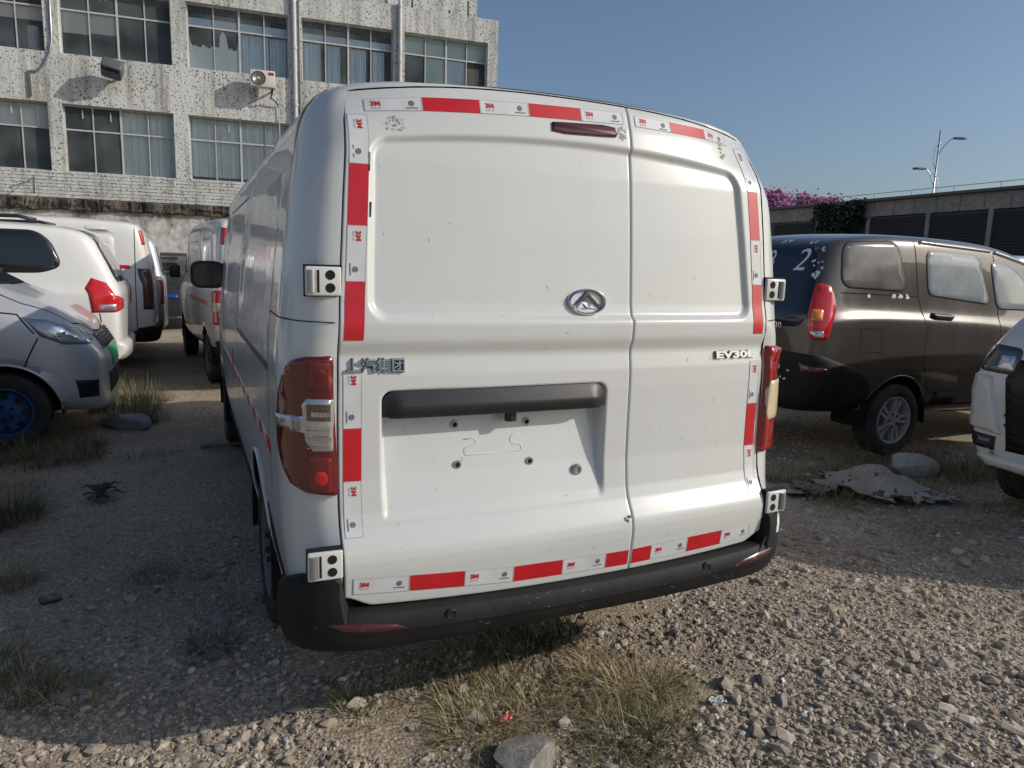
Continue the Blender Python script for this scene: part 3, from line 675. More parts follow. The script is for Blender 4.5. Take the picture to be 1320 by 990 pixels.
# dark joint round the lamp and the quarter panels
for s in (-1, 1):
    seam(rb, [(s * 0.750, 1.266), (s * 0.84, 1.268), (s * 0.868, 1.27)], 'rear', 'panel_joint', van, 0.003, 0.0025, d=0.008)
    ax = 'left' if s < 0 else 'right'
    TP = [(0.165, 0.372), (0.622, 0.366), (0.626, 0.62), (0.60, 0.60), (0.42, 0.515), (0.28, 0.475), (0.165, 0.455)]
    patch(rb, TP if s > 0 else flip(TP), ax, 'sill_trim', M['bumper'], van, off=0.004, edge=0.006, d=0.05)
    seam(rb, [(s * 0.16, 1.27), (s * 0.44, 1.275)], ax, 'panel_joint', van, 0.003, 0.0025, d=0.01)
    seam(rb, [(s * 0.44, 0.72), (s * 0.44, 1.52)], ax, 'panel_joint', van, 0.006, 0.002, d=0.02)
    seam(rb, [(s * 1.85, 0.42), (s * 1.85, 1.72), (s * 3.15, 1.72), (s * 3.15, 0.42)], ax, 'sliding_door_joint', van, 0.007)
    seam(rb, [(s * 3.20, 0.5), (s * 3.22, 1.68)], ax, 'front_door_joint', van, 0.007)
    seam(rb, [(s * 0.47, 1.10), (s * 1.84, 1.10)], ax, 'door_rail', van, 0.02, 0.002, M['black'])
    # red and white strip along the side
    z = 0.855
    for k in range(24):
        y0 = 0.42 + k * 0.13
        if y0 > 3.4: break
        q = patch(rb, [(s * y0, z - 0.024), (s * (y0 + 0.128), z - 0.024), (s * (y0 + 0.128), z + 0.024), (s * y0, z + 0.024)], ax, 'side_tape', M['tape_r'] if k % 2 == 0 else M['tape_w'], van, off=0.0012, edge=0.001, d=0.06, sink=0.0)
    P = [(s * 3.45, 1.22), (s * 3.42, 1.66), (s * 3.75, 1.66), (s * 4.2, 1.24)]
    patch(rb, P, ax, 'side_window', M['glass'], van, off=0.002, edge=0.01, d=0.06, roundn=1)
patch(rb, [(-0.62, 1.26), (0.62, 1.26), (0.56, 1.84), (-0.56, 1.84)], 'front', 'windscreen', M['glass'], van, off=0.003, edge=0.01, d=0.08, roundn=1)
for s in (-1, 1): patch(rb, [(s * 0.46, 0.86), (s * 0.70, 0.88), (s * 0.72, 1.0), (s * 0.50, 0.98)], 'front', 'headlight', M['lamp_glass'], van, off=0.006, edge=0.01, d=0.04, roundn=1)
# dark shut line strip visible beside the left door's pressing
b = MB()
for z0, z1 in ((1.665, 1.715), (1.545, 1.585)):
    V, F = rear_strip([(-0.653, z0), (-0.648, z0), (-0.645, z1), (-0.651, z1)], None, 0.0015, 1, 4); b.add(V, F)
b.build('rubber_stop', M['gap'], dl)

# ---- hinges
def hinge(s, x, z, h):
    y = float(rear0(0.744, z)); y2 = y + 0.010
    m4 = Matrix.Translation((s * x, y2 - 0.012, z)) @ Matrix.Rotation(R(3) * s, 4, 'Z')
    b = MB(); b.prism([(-0.046, -h / 2), (0.046, -h / 2), (0.046, h / 2), (-0.046, h / 2)], -0.022, 0.008, m4 @ Matrix.Rotation(R(90), 4, 'X'))
    o = b.build('door_hinge', M['white'], van); bevel(o, 0.005, 3, 40)
    k = -s                                              # inner side carries the two bolts
    b = MB()
    for dz in (-h * 0.22, h * 0.22): b.cyl(m4 @ Vector((k * 0.018, -0.006, dz)), m4 @ Vector((k * 0.018, -0.0092, dz)), 0.0125, 18)
    b.box(s * 0.013 - 0.003, s * 0.013 + 0.003, -0.0090, -0.006, -h * 0.38, h * 0.38, mat=m4)
    b.build('bolt_hole', M['gap'], o)
    b = MB(); b.cyl(m4 @ Vector((s * 0.030, -0.006, -h * 0.38)), m4 @ Vector((s * 0.030, -0.006, h * 0.38)), 0.0115, 16); b.build('hinge_pin', M['dullmetal'], o, True, 30)
    b = MB(); b.prism([(-0.048, -h / 2 - 0.002), (0.047, -h / 2 - 0.002), (0.047, h / 2 + 0.005), (-0.048, h / 2 + 0.005)], -0.022, -0.0005, m4 @ Matrix.Rotation(R(90), 4, 'X')); b.build('hinge_recess', M['gap'], o)
for s in (-1, 1):
    hinge(s, 0.778, 1.374, 0.076); hinge(s, 0.795, 0.622, 0.080)

# ---- bumper
plan = []
for x in np.linspace(-0.60, 0.60, 25): plan.append((x, -0.050 + 0.02 * (abs(x) / 0.6) ** 3, 0.0))
def quarter(s):
    out = []
    for a in np.linspace(0.03, 1, 48):
        t = a * math.pi / 2; out.append((s * (0.60 + 0.297 * math.sin(t)), -0.030 + 0.165 * (1 - math.cos(t))))
    out.append((s * 0.8965, 0.145))
    return out
path = [p for p in quarter(-1)][::-1] + [(p[0], p[1]) for p in plan] + quarter(1)
NP = 13; V = []; F = []
for i, p in enumerate(path):
    a = np.array(path[max(i - 1, 0)]); c = np.array(path[min(i + 1, len(path) - 1)]); t = (c - a) / np.linalg.norm(c - a); nn = np.array((t[1], -t[0]))
    ax_ = abs(p[0]); up = float(sstep(0.744, 0.762, ax_)); tz = 0.466 + 0.012 * (ax_ / 0.74) ** 2; tz = tz + (0.592 - tz) * up; bz = 0.364 + 0.012 * float(sstep(0.2, 0.6, p[1]))
    tz = tz - 0.30 * max(0.0, p[1] - 0.01) * up
    pr = [(-0.11 + 0.06 * up, tz), (-0.010, tz), (-0.004, tz - 0.003), (0.004, tz - 0.014), (0.010, tz - 0.034 - 0.02 * up), (0.010, min(tz - 0.05, 0.440)), (0.009, 0.425), (0.002, 0.404), (0.000, 0.395), (-0.010, bz + 0.006), (-0.016, bz), (-0.03, bz - 0.003), (-0.14, bz)]
    for d, z in pr: V.append((p[0] + nn[0] * d, p[1] + nn[1] * d, z))
for i in range(len(path) - 1):
    for k in range(NP - 1): F.append((i * NP + k, (i + 1) * NP + k, (i + 1) * NP + k + 1, i * NP + k + 1))
bump = mk('rear_bumper', V, F, M['bumper'], van, True, flat_angle=24)
bb_ = bvh_of(bump)
for s in (-1, 1):
    P = [(s * x, z) for x, z in ((0.580, 0.428), (0.62, 0.447), (0.70, 0.458), (0.785, 0.459), (0.795, 0.450), (0.75, 0.434), (0.66, 0.426))]
    if s < 0: P = P[::-1]
    patch(bb_, P, 'rear', 'bumper_reflector', M['dark_red'], bump, off=0.002, edge=0.003, d=0.02, sink=0.002, roundn=1)
    b = MB(); hit, no, _, _ = bb_.ray_cast(Vector((s * 0.455, -2, 0.448)), Vector((0, 1, 0)))
    b.lathe([(0.017, -0.004), (0.017, 0.003), (0.013, 0.0045), (0.011, 0.002), (0.0, 0.0015)], Matrix.Translation(hit) @ Matrix.Rotation(R(90), 4, 'X'), 20); b.build('parking_sensor', M['black'], bump, True, 30)
seam(bb_, [(-0.335, 0.462), (-0.332, 0.448), (-0.322, 0.438), (-0.318, 0.42), (-0.310, 0.41), (-0.312, 0.395)], 'rear', 'bumper_crack', bump, 0.003, 0.0008)
patch(bb_, [(0.815, 0.50), (0.84, 0.495), (0.852, 0.535), (0.845, 0.585), (0.825, 0.575), (0.818, 0.54)], 'rear', 'paint_scrape', M['whitepaint'], bump, off=0.0012, edge=0.002, d=0.02, sink=0.0)

b = MB(); rgb_ = random.Random(17)                     # pale scuffs and splashes on the bumper
for _ in range(30):
    x = rgb_.uniform(-0.84, 0.7); z = rgb_.uniform(0.385, 0.46); a = rgb_.gauss(0, 0.5); L = rgb_.uniform(0.001, 0.02); w_ = rgb_.uniform(0.0004, 0.001); V = []
    for t in (0, 0.5, 1):
        for q in (-1, 1):
            h, n_, _, _ = bb_.ray_cast(Vector((x + math.cos(a) * L * t - math.sin(a) * w_ * q, -2, z + math.sin(a) * L * t + math.cos(a) * w_ * q)), Vector((0, 1, 0)))
            if h is not None: V.append(h + Vector((0, -0.0007, 0)))
    if len(V) == 6: b.add(V, [(0, 1, 3, 2), (2, 3, 5, 4)])
tag(b.build('bumper_scuffs', simple('pale_scuff', (0.16, 0.155, 0.145), 0.8), bump), kind='stuff')

# ---- mirrors
for s in (-1, 1):
    b = MB(); ring_ = []
    for k in range(24):
        t = 2 * math.pi * k / 24; cx_, sx_ = math.cos(t), math.sin(t); ring_.append((abs(cx_) ** 0.55 * math.copysign(1, cx_), abs(sx_) ** 0.6 * math.copysign(1, sx_)))
    prof = [(0.80, 0.0), (0.98, 0.0), (1.0, 0.02), (0.96, 0.06), (0.8, 0.10), (0.5, 0.13), (0.05, 0.14)]
    V = [(s * 0.955 + u * 0.118 * r, 3.72 + y, 1.325 + v * 0.098 * r) for r, y in prof for u, v in ring_]
    F = [(j * 24 + k, j * 24 + (k + 1) % 24, (j + 1) * 24 + (k + 1) % 24, (j + 1) * 24 + k) for j in range(len(prof) - 1) for k in range(24)]
    b.add(V, F); b.box(min(s * 0.82, s * 0.93), max(s * 0.82, s * 0.93), 3.75, 3.82, 1.24, 1.29)
    o = b.build('wing_mirror', M['black'], van, True, 40)
    V = [(s * 0.955 + u * 0.118 * 0.82, 3.724, 1.325 + v * 0.098 * 0.82) for u, v in ring_]; mk('mirror_glass', V, [tuple(range(24))], M['glass'], o, False)

# ============================================================ OTHER VEHICLES
def cage(name, st, parent, mat, arches, level=3, cut=True):
    """Body from stations (y, z_bottom, z_belt, z_roof, w_bottom, w_side, w_roof, rake_belt, rake_roof), y=0 rear."""
    rows = []
    for (y, zb, zs, zr, wb, ws, wr, k1, k2) in st:
        h = zr - zs; wr = wr + 0.42 * (ws - wr) * float(sstep(0.12, 0.4, h))
        rows.append([(0, y, zb), (wb * 0.75, y, zb), (wb, y, zb + 0.05), (ws - 0.004, y + k1 * 0.2, zb + 0.42 * (zs - zb)), (ws, y + k1 * 0.7, zs - 0.14), (ws - 0.001, y + k1 * 0.9, zs - 0.055), (ws - 0.026, y + k1, zs - 0.012), (ws - 0.05, y + k1 + 0.1 * k2, zs + 0.10 * h),
                     (ws - 0.05 + (wr - ws + 0.05) * 0.55, y + k1 + 0.55 * k2, zs + 0.55 * h), (wr + 0.005, y + k1 + 0.86 * k2, zs + 0.83 * h), (wr - 0.022, y + k1 + 0.94 * k2, zs + 0.93 * h), (wr - 0.09, y + k1 + k2, zs + 0.975 * h), (wr * 0.5, y + k1 + k2, zr), (0, y + k1 + k2, zr + 0.012)])
    n = len(rows[0]); m = 2 * n - 2; V = []
    for r_ in rows: V += r_ + [(-x, y, z) for x, y, z in r_[-2:0:-1]]
    F = [(i * m + k, i * m + (k + 1) % m, (i + 1) * m + (k + 1) % m, (i + 1) * m + k) for i in range(len(rows) - 1) for k in range(m)]
    def capf(b, flip):
        out = []
        for k in range(n - 1):
            q = [b + k, b + k + 1, b + (m - k - 1) % m, b + (m - k) % m]; q = list(dict.fromkeys(q))
            out.append(tuple(q if flip else q[::-1]))
        return out
    F += capf(0, False) + capf((len(rows) - 1) * m, True)
    o = mk(name, V, F, mat, parent, True)
    sub = o.modifiers.new('sub', 'SUBSURF'); sub.levels = level; sub.render_levels = level
    me = bpy.data.meshes.new_from_object(o.evaluated_get(bpy.context.evaluated_depsgraph_get())); o.modifiers.clear(); o.data = me
    Va = np.array([v.co[:] for v in me.vertices]); fs = [tuple(p.vertices) for p in me.polygons]
    for cy, cz, cr in arches:
        d = np.hypot(Va[:, 1] - cy, Va[:, 2] - cz); k = (np.abs(d - cr) < 0.045) & (np.abs(Va[:, 0]) > 0.45); s = cr / d[k]
        Va[k, 1] = cy + (Va[k, 1] - cy) * s; Va[k, 2] = cz + (Va[k, 2] - cz) * s
    keep = []
    for f in fs:
        c = Va[list(f)].mean(0)
        if any(math.hypot(c[1] - cy, c[2] - cz) < cr - 0.006 and abs(c[0]) > 0.45 for cy, cz, cr in arches): continue
        keep.append(f)
    o2 = mk(name, Va, keep, mat, parent, True); nm = o.name; bpy.data.objects.remove(o); o2.name = nm
    hw = max(s_[5] for s_ in st)
    b = MB()
    for cy, cz, cr in arches:
        for s in (-1, 1): b.arch([(cr + 0.004, 0.0), (cr + 0.004, 0.3), (0.0, 0.3)], s * (hw - 0.03), cy, cz, s, 32)
    if arches: tag(b.build('wheel_well', M['gap'], parent), kind='stuff')
    return o2, bvh_of(o2)
def four_wheels(root, arches, r, hw, wd, style, mat, faces=(-1, 1)):
    for cy, cz, cr in arches:
        for s in (-1, 1): wheel(root, (s * (hw - wd / 2 - 0.02), cy, r - 0.004), r, wd, s, style, mat)
def lip(root, bv, arch, mat, sides=(1,), r=0.009):
    cy, cz, cr = arch
    for s in sides:
        P = []
        for a in np.linspace(-0.05, math.pi + 0.05, 30):
            y = cy + math.cos(a) * (cr + 0.006); z = cz + math.sin(a) * (cr + 0.006)
            h, n_, _, _ = bv.ray_cast(Vector((s * 3, y, z)), Vector((-s, 0, 0))); 
            if h is not None and abs(h.x) > 0.5: P.append(h)
        if len(P) < 8: continue
        A = np.array([p[:] for p in P]); A[1:-1, 0] = [np.median(A[max(0, i - 3):i + 4, 0]) for i in range(1, len(A) - 1)]; A[2:-2, 0] = [A[i - 2:i + 3, 0].mean() for i in range(2, len(A) - 2)]
        b = MB(); b.tube([tuple(p) for p in A], r, 8); b.build('arch_lip', mat, root, True)

# ---- brown people carrier: seen from its right rear, facing +x in the yard
bw = thing('minivan', 'dusty dark brown minivan at right with painted white numerals on its rear window', 'minivan', (3.03, 2.76, 0.03), R(-90))
AR = [(0.97, 0.29, 0.355), (3.68, 0.29, 0.355)]
st = [(0.02, 0.42, 1.10, 1.58, 0.62, 0.70, 0.50, -0.02, 0.16), (0.07, 0.36, 1.12, 1.66, 0.70, 0.78, 0.58, -0.02, 0.17), (0.22, 0.35, 1.14, 1.715, 0.75, 0.825, 0.63, 0, 0.12), (0.55, 0.34, 1.15, 1.75, 0.78, 0.835, 0.66, 0, 0.05), (1.0, 0.32, 1.14, 1.765, 0.79, 0.84, 0.67, 0, 0), (1.8, 0.26, 1.11, 1.755, 0.79, 0.84, 0.67, 0, 0), (2.45, 0.25, 1.07, 1.70, 0.79, 0.84, 0.655, 0, -0.05),
      (2.95, 0.25, 1.04, 1.50, 0.79, 0.835, 0.63, 0, -0.08), (3.4, 0.26, 1.00, 1.20, 0.78, 0.825, 0.60, 0, -0.05), (3.75, 0.28, 0.93, 1.04, 0.76, 0.81, 0.58, 0, -0.03), (4.12, 0.30, 0.82, 0.92, 0.70, 0.76, 0.54, 0, -0.04), (4.25, 0.32, 0.72, 0.80, 0.60, 0.66, 0.45, 0, -0.04)]
bo, bv = cage('body', st, bw, M['brown'], AR)
four_wheels(bw, AR, 0.292, 0.835, 0.175, 'spoke', M['alloy'])
for a in AR: lip(bw, bv, a, M['brown'], (1, -1))
def side_window(root, bv, P, mat, ax='right', name='side_window', rim=0.012, rn=2, rimmat=None):
    Q = fillet(P, 0.10 if rn == 2 else 0.07); f = patch(bv, inset(Q, -rim) if abs(inset(Q, -rim)[0][0]) >= 0 else Q, ax, 'window_frame', rimmat or M['black'], root, off=0.003, edge=0.006, d=0.05, sink=0.003)
    g = patch(bv, Q, ax, name, mat, f, off=0.0045, edge=0.004, d=0.05, sink=0.0)
    f['label'] = None
    del f['label']
    return f
side_window(bw, bv, [(0.30, 1.335), (0.335, 1.66), (0.88, 1.69), (0.985, 1.31)], M['dusty_glass'])
side_window(bw, bv, [(1.24, 1.285), (1.205, 1.63), (1.86, 1.60), (2.02, 1.215)], M['pale_glass'], rn=1)
side_window(bw, bv, [(2.12, 1.18), (2.02, 1.57), (2.34, 1.52), (2.9, 1.16)], M['pale_glass'], rn=1)
for P in ([(-0.30 - 0.0, 1.335), (-0.335, 1.66), (-0.88, 1.69), (-0.985, 1.31)], [(-1.24, 1.285), (-1.205, 1.63), (-1.86, 1.60), (-2.02, 1.215)]): side_window(bw, bv, P[::-1], M['glass'], 'left')
patch(bv, [(-0.60, 1.12), (0.60, 1.12), (0.50, 1.62), (-0.50, 1.62)], 'front', 'windscreen', M['glass'], bw, off=0.004, edge=0.01, d=0.08, roundn=1)
rgl = patch(bv, [(-0.70, 1.02), (0.715, 1.02), (0.69, 1.36), (0.585, 1.665), (-0.585, 1.665), (-0.69, 1.36)], 'rear', 'rear_window', M['navyglass'], bw, off=0.006, edge=0.01, d=0.05, roundn=1)
rgb = bvh_of(rgl, bo)
def stick_text(bv, s, size, axis, cx, cz, name, mat, par, off=0.003, sx=1.0, extr=0.0, shear=0.0, offs=0.0):
    o, U, Vv = AX[axis]; o = Vector(o); U = Vector(U); Vv = Vector(Vv); dn = -(U.cross(Vv)); V, F = text_geo(s, size, extr, offs, shear, sx); out = []
    for u, v, h in V:
        ht, n_, _, _ = bv.ray_cast(o + U * (cx + u) + Vv * (cz + v) - dn * 4, dn)
        if ht is None: ht, n_, _, _ = bv.find_nearest(o + U * (cx + u) + Vv * (cz + v))
        out.append(ht - dn * (off + h))
    return mk(name, out, F, mat, par, False)
stick_text(rgb, '8', 0.22, 'rear', 0.20, 1.52, 'painted_numeral', M['whitepaint'], rgl, sx=0.8); stick_text(rgb, '2', 0.24, 'rear', 0.50, 1.52, 'painted_numeral', M['whitepaint'], rgl, sx=1.0, shear=0.2)
stick_text(bv, '330', 0.06, 'rear', 0.45, 1.03, 'badge_lettering', M['chrome'], bw, 0.012, 1.2, 0.003); stick_text(bv, '1.5', 0.055, 'rear', 0.55, 0.62, 'badge_lettering', M['chrome'], bw, 0.006, 1.2, 0.003)
DIAG = (Vector((0, 0, 0)), Vector((0.75, 0.66, 0)), Vector((0, 0, 1)))
def dg(y, x=0.80): return 0.75 * x + 0.66 * y          # coordinate along the slanted view axis
patch(bv, [(dg(0.02, 0.74), 0.945), (dg(0.17), 0.93), (dg(0.235), 1.17), (dg(0.20), 1.27), (dg(0.14), 1.35), (dg(0.05, 0.74), 1.365), (dg(0.02, 0.72), 1.15)], DIAG, 'tail_light', M['red_bright'], bw, off=0.022, edge=0.02, d=0.03, roundn=1)
tl = [c for c in bw.children if c.name.startswith('tail_light')][0]; tb_ = bvh_of(tl)
patch(tb_, [(dg(0.035, 0.745), 1.08), (dg(0.10), 1.08), (dg(0.10), 1.17), (dg(0.035, 0.745), 1.17)], DIAG, 'amber_chamber', M['amber'], tl, off=0.003, edge=0.004, d=0.03, roundn=1)
patch(tb_, [(dg(0.035, 0.745), 0.955), (dg(0.13), 0.955), (dg(0.12), 1.01), (dg(0.035, 0.745), 1.01)], DIAG, 'clear_chamber', M['clear'], tl, off=0.003, edge=0.004, d=0.03, roundn=1)
patch(bv, [(-0.72, 0.945), (-0.80, 1.17), (-0.70, 1.36), (-0.66, 1.15)][::-1], 'rear', 'tail_light', M['red_bright'], bw, off=0.015, edge=0.02, d=0.04, roundn=1)
# lower cladding: darker bumper wrapped round the corner
patch(bv, [(dg(-0.02, 0.30), 0.40), (dg(0.60, 0.82), 0.345), (dg(0.66, 0.83), 0.60), (dg(0.55, 0.83), 0.70), (dg(0.30), 0.78), (dg(0.12), 0.83), (dg(0.0, 0.70), 0.84), (dg(-0.02, 0.30), 0.84)], DIAG, 'rear_bumper', M['bumper'], bw, off=0.014, edge=0.02, d=0.05)
bmp = [c for c in bw.children if c.name.startswith('rear_bumper')][0]; bmb = bvh_of(bmp)
patch(bmb, [(dg(0.03, 0.68), 0.695), (dg(0.20), 0.665), (dg(0.20), 0.725), (dg(0.03, 0.68), 0.765)], DIAG, 'bumper_reflector', M['dark_red'], bmp, off=0.003, edge=0.005, d=0.03)
patch(bv, [(1.36, 0.26), (3.30, 0.25), (3.30, 0.38), (1.36, 0.40)], 'right', 'sill_trim', M['bumper'], bw, off=0.012, edge=0.015, d=0.08)
for ln in ([(1.07, 1.70), (1.12, 1.28), (1.20, 1.0), (1.20, 0.76), (1.34, 0.48)], [(2.06, 1.62), (2.13, 1.18), (2.15, 0.42)], [(3.0, 1.1), (3.08, 0.45)], [(0.47, 0.85), (0.47, 1.03), (0.69, 1.02), (0.715, 0.84), (0.50, 0.85)], [(0.30, 1.29), (1.1, 1.27)]): seam(bv, ln, 'right', 'panel_joint', bw, 0.009)
hd = patch(bv, [(1.24, 1.115), (1.26, 1.15), (1.50, 1.135), (1.53, 1.105), (1.50, 1.075), (1.28, 1.085)], 'right', 'door_handle', M['black'], bw, off=0.03, edge=0.02, d=0.03, roundn=1)
patch(bv, [(1.13, 1.675), (2.02, 1.635), (2.04, 1.66), (1.14, 1.705)], 'right', 'rain_visor', M['dullmetal'], bw, off=0.02, edge=0.012, d=0.05); patch(bv, [(2.07, 1.63), (2.55, 1.545), (2.57, 1.57), (2.08, 1.66)], 'right', 'rain_visor', M['dullmetal'], bw, off=0.02, edge=0.012, d=0.05)
def pale_scrapes(bv, axis, boxes, par, n, seed, mat, name='peeled_lacquer'):
    rg = random.Random(seed); o, U, Vv = AX[axis] if isinstance(axis, str) else axis; U = Vector(U); Vv = Vector(Vv); dn = -(U.cross(Vv)); b = MB()
    for _ in range(n):
        x0, x1, z0, z1 = rg.choice(boxes); x = rg.uniform(x0, x1); z = rg.uniform(z0, z1); s = rg.uniform(0.004, 0.022); m = rg.randint(6, 9); V = []
        for t in np.linspace(0, 2 * math.pi, m, endpoint=False):
            q = Vector(o) + U * (x + math.cos(t) * s * rg.uniform(0.3, 1.2)) + Vv * (z + math.sin(t) * s * rg.uniform(0.3, 1.4)); ht, n_, _, _ = bv.ray_cast(q - dn * 4, dn)
            if ht is None: break
            V.append(ht + n_ * (0.0016 if n_.dot(dn) < 0 else -0.0016))
        if len(V) == m: b.add(V, [tuple(range(m))])
    tag(b.build(name, mat, par), kind='stuff')
pale_scrapes(rgb, DIAG, [(dg(0.10, 0.66), dg(0.2, 0.66), 1.40, 1.66)], bw, 13, 3, M['whitepaint']); pale_scrapes(bmb, DIAG, [(dg(-0.02, 0.5), dg(0.0, 0.66), 0.5, 1.2)], bw, 10, 4, M['whitepaint']); pale_scrapes(rgb, 'rear', [(-0.55, 0.55, 1.64, 1.69)], bw, 14, 5, M['whitepaint'])
pale_scrapes(bv, 'right', [(0.55, 1.1, 1.255, 1.285)], bw, 9, 6, M['whitepaint'])

# ---- silver minivans: front right corner, facing +x, blue steel wheels
sv = thing('minivan', 'silver minivan at left with blue steel wheel and green number plate', 'minivan', (-5.70, 5.10, 0), R(-90), 'silver minivans nosing out at left')
AR2 = [(0.75, 0.28, 0.35), (3.36, 0.28, 0.35)]
st = [(0.02, 0.40, 1.10, 1.62, 0.62, 0.70, 0.50, 0, 0.10), (0.08, 0.34, 1.12, 1.74, 0.72, 0.78, 0.60, 0, 0.08), (0.3, 0.32, 1.12, 1.82, 0.77, 0.81, 0.66, 0, 0.03), (1.0, 0.30, 1.12, 1.85, 0.78, 0.815, 0.67, 0, 0), (1.9, 0.27, 1.12, 1.84, 0.78, 0.815, 0.67, 0, 0), (2.45, 0.27, 1.11, 1.79, 0.78, 0.815, 0.66, 0, -0.03),
      (2.9, 0.27, 1.10, 1.52, 0.78, 0.81, 0.63, 0, -0.03), (3.24, 0.27, 1.07, 1.22, 0.78, 0.805, 0.60, 0, 0), (3.55, 0.25, 1.00, 1.12, 0.78, 0.80, 0.58, 0, 0), (3.80, 0.23, 0.90, 0.98, 0.76, 0.78, 0.54, 0, -0.02), (3.97, 0.22, 0.72, 0.80, 0.68, 0.70, 0.50, 0.0, -0.03), (4.02, 0.24, 0.62, 0.68, 0.50, 0.52, 0.36, 0, -0.03)]
so, sb = cage('body', st, sv, M['silver'], AR2)
four_wheels(sv, AR2, 0.285, 0.805, 0.165, 'steel', M['bluesteel'])
for a in AR2: lip(sv, sb, a, M['silver'], (1, -1))
DF = (Vector((0, 4, 0)), Vector((-0.62, 0.785, 0)).normalized(), Vector((0, 0, 1)))      # seen from the front right corner
def df(y, x=0.78): return -0.62 * x + 0.785 * (y - 4)
hl = patch(sb, [(df(3.50), 0.985), (df(3.66, 0.76), 0.965), (df(3.80, 0.70), 0.90), (df(3.90, 0.60), 0.80), (df(3.88, 0.62), 0.765), (df(3.74, 0.76), 0.775), (df(3.60), 0.84)], DF, 'headlight', M['lamp_glass'], sv, off=0.010, edge=0.012, d=0.03)
hlb = bvh_of(hl)
for y, x, z, r_ in ((3.70, 0.75, 0.885, 0.055), (3.82, 0.68, 0.835, 0.045)):
    patch(hlb, [(df(y, x) + math.cos(t) * r_, z + math.sin(t) * r_) for t in np.linspace(0, 2 * math.pi, 16, endpoint=False)], DF, 'lamp_reflector', M['chrome'] if r_ > 0.05 else M['clear'], hl, off=0.002, edge=0.01, d=0.03, sink=0.001)
patch(sb, flip([(-0.66, 0.77), (-0.50, 0.80), (-0.60, 0.90), (-0.75, 0.95), (-0.77, 0.86)])[::-1] if False else [(-0.50, 0.80), (-0.66, 0.77), (-0.74, 0.84), (-0.72, 0.93), (-0.60, 0.90)][::-1], 'front', 'headlight', M['lamp_glass'], sv, off=0.008, edge=0.012, d=0.04)
gr = patch(sb, [(-0.42, 0.70), (0.42, 0.70), (0.47, 0.83), (-0.47, 0.83)], 'front', 'grille', M['black'], sv, off=0.006, edge=0.01, d=0.04); gb_ = bvh_of(gr)
for z in (0.715, 0.74, 0.765, 0.79, 0.815): seam(gb_, [(-0.42, z), (0.42, z)], 'front', 'grille_bar', gr, 0.010, 0.008, M['chrome'])
patch(sb, [(-0.22, 0.55), (0.22, 0.55), (0.22, 0.69), (-0.22, 0.69)], 'front', 'number_plate', M['green'], sv, off=0.016, edge=0.004, d=0.04)
patch(sb, [(-0.40, 0.34), (0.40, 0.34), (0.44, 0.52), (-0.44, 0.52)], 'front', 'air_intake', M['gap'], sv, off=0.003, edge=0.01, d=0.04)
patch(sb, [(df(3.83, 0.74), 0.36), (df(3.93, 0.62), 0.36), (df(3.93, 0.62), 0.50), (df(3.80, 0.75), 0.51)], DF, 'fog_light', M['black'], sv, off=0.004, edge=0.01, d=0.03)
patch(sb, [(-0.60, 1.19), (0.60, 1.19), (0.56, 1.72), (-0.56, 1.72)], 'front', 'windscreen', M['glass'], sv, off=0.004, edge=0.01, d=0.06, roundn=1)
for ln in ([(3.10, 1.05), (3.48, 1.0), (3.58, 0.86)], [(3.60, 0.83), (3.52, 0.66), (3.50, 0.58)], [(2.95, 1.05), (2.95, 0.35)], [(1.9, 1.1), (1.9, 0.35)]): seam(sb, ln, 'right', 'panel_joint', sv, 0.010)
tp = ((0, 0, 4), (1, 0, 0), (0, 1, 0)); seam(sb, [(0.62, 3.22), (0.66, 3.5), (0.60, 3.80), (0.3, 3.90), (0, 3.92), (-0.3, 3.90), (-0.60, 3.80), (-0.66, 3.5), (-0.62, 3.22)], 'top', 'bonnet_joint', sv, 0.010)
for P in ([(2.0, 1.19), (2.0, 1.66), (2.42, 1.64), (2.85, 1.21)], [(1.0, 1.19), (1.0, 1.68), (1.9, 1.67), (1.9, 1.19)], [(0.2, 1.2), (0.25, 1.66), (0.9, 1.68), (0.9, 1.19)]):
    side_window(sv, sb, P, M['glass'], 'right', rn=1); side_window(sv, sb, flip(P), M['glass'], 'left', rn=1)
b = MB()                                                  # wipers and cowl
for (x0, y0, x1, y1) in ((0.55, 3.22, -0.05, 3.16), (0.0, 3.22, -0.55, 3.16)):
    P = []
    for t in np.linspace(0, 1, 6):
        h, n_, _, _ = sb.ray_cast(Vector((x0 + (x1 - x0) * t, y0 + (y1 - y0) * t, 4)), Vector((0, 0, -1))); h = h or sb.find_nearest(Vector((x0 + (x1 - x0) * t, y0 + (y1 - y0) * t, 1.25)))[0]; P.append(h + Vector((0, 0, 0.02)))
    b.tube(P, 0.009, 6)
b.build('wiper', M['black'], sv)
seam(sb, [(-0.62, 3.24), (0.62, 3.24)], 'top', 'cowl_panel', sv, 0.07, 0.004, M['black'])
for s in (-1, 1):
    b = MB(); b.box(s * 0.95 - 0.10, s * 0.95 + 0.10, 2.72, 2.80, 1.16, 1.36); o = b.build('wing_mirror', M['black'], sv); bevel(o, 0.025, 3)
patch(sb, [(-0.66, 1.18), (0.66, 1.18), (0.60, 1.64), (-0.60, 1.64)], 'rear', 'rear_window', M['glass'], sv, off=0.004, edge=0.01, d=0.06, roundn=1)
for s in (-1, 1): patch(sb, [(s * 0.66, 0.75), (s * 0.77, 0.75), (s * 0.76, 1.12), (s * 0.66, 1.12)][::s], 'rear', 'tail_light', M['red_bright'], sv, off=0.01, edge=0.01, d=0.04)
sv2 = dup(sv, (-6.22, 2.93, 0), R(-90), 'grey silver minivan just poking in at the left edge, nearest the camera', 'silver minivans nosing out at left')
sv3 = dup(sv, (9.0, 5.2, 0), R(-90), 'grey minivan whose roof shows past the front of the brown minivan')
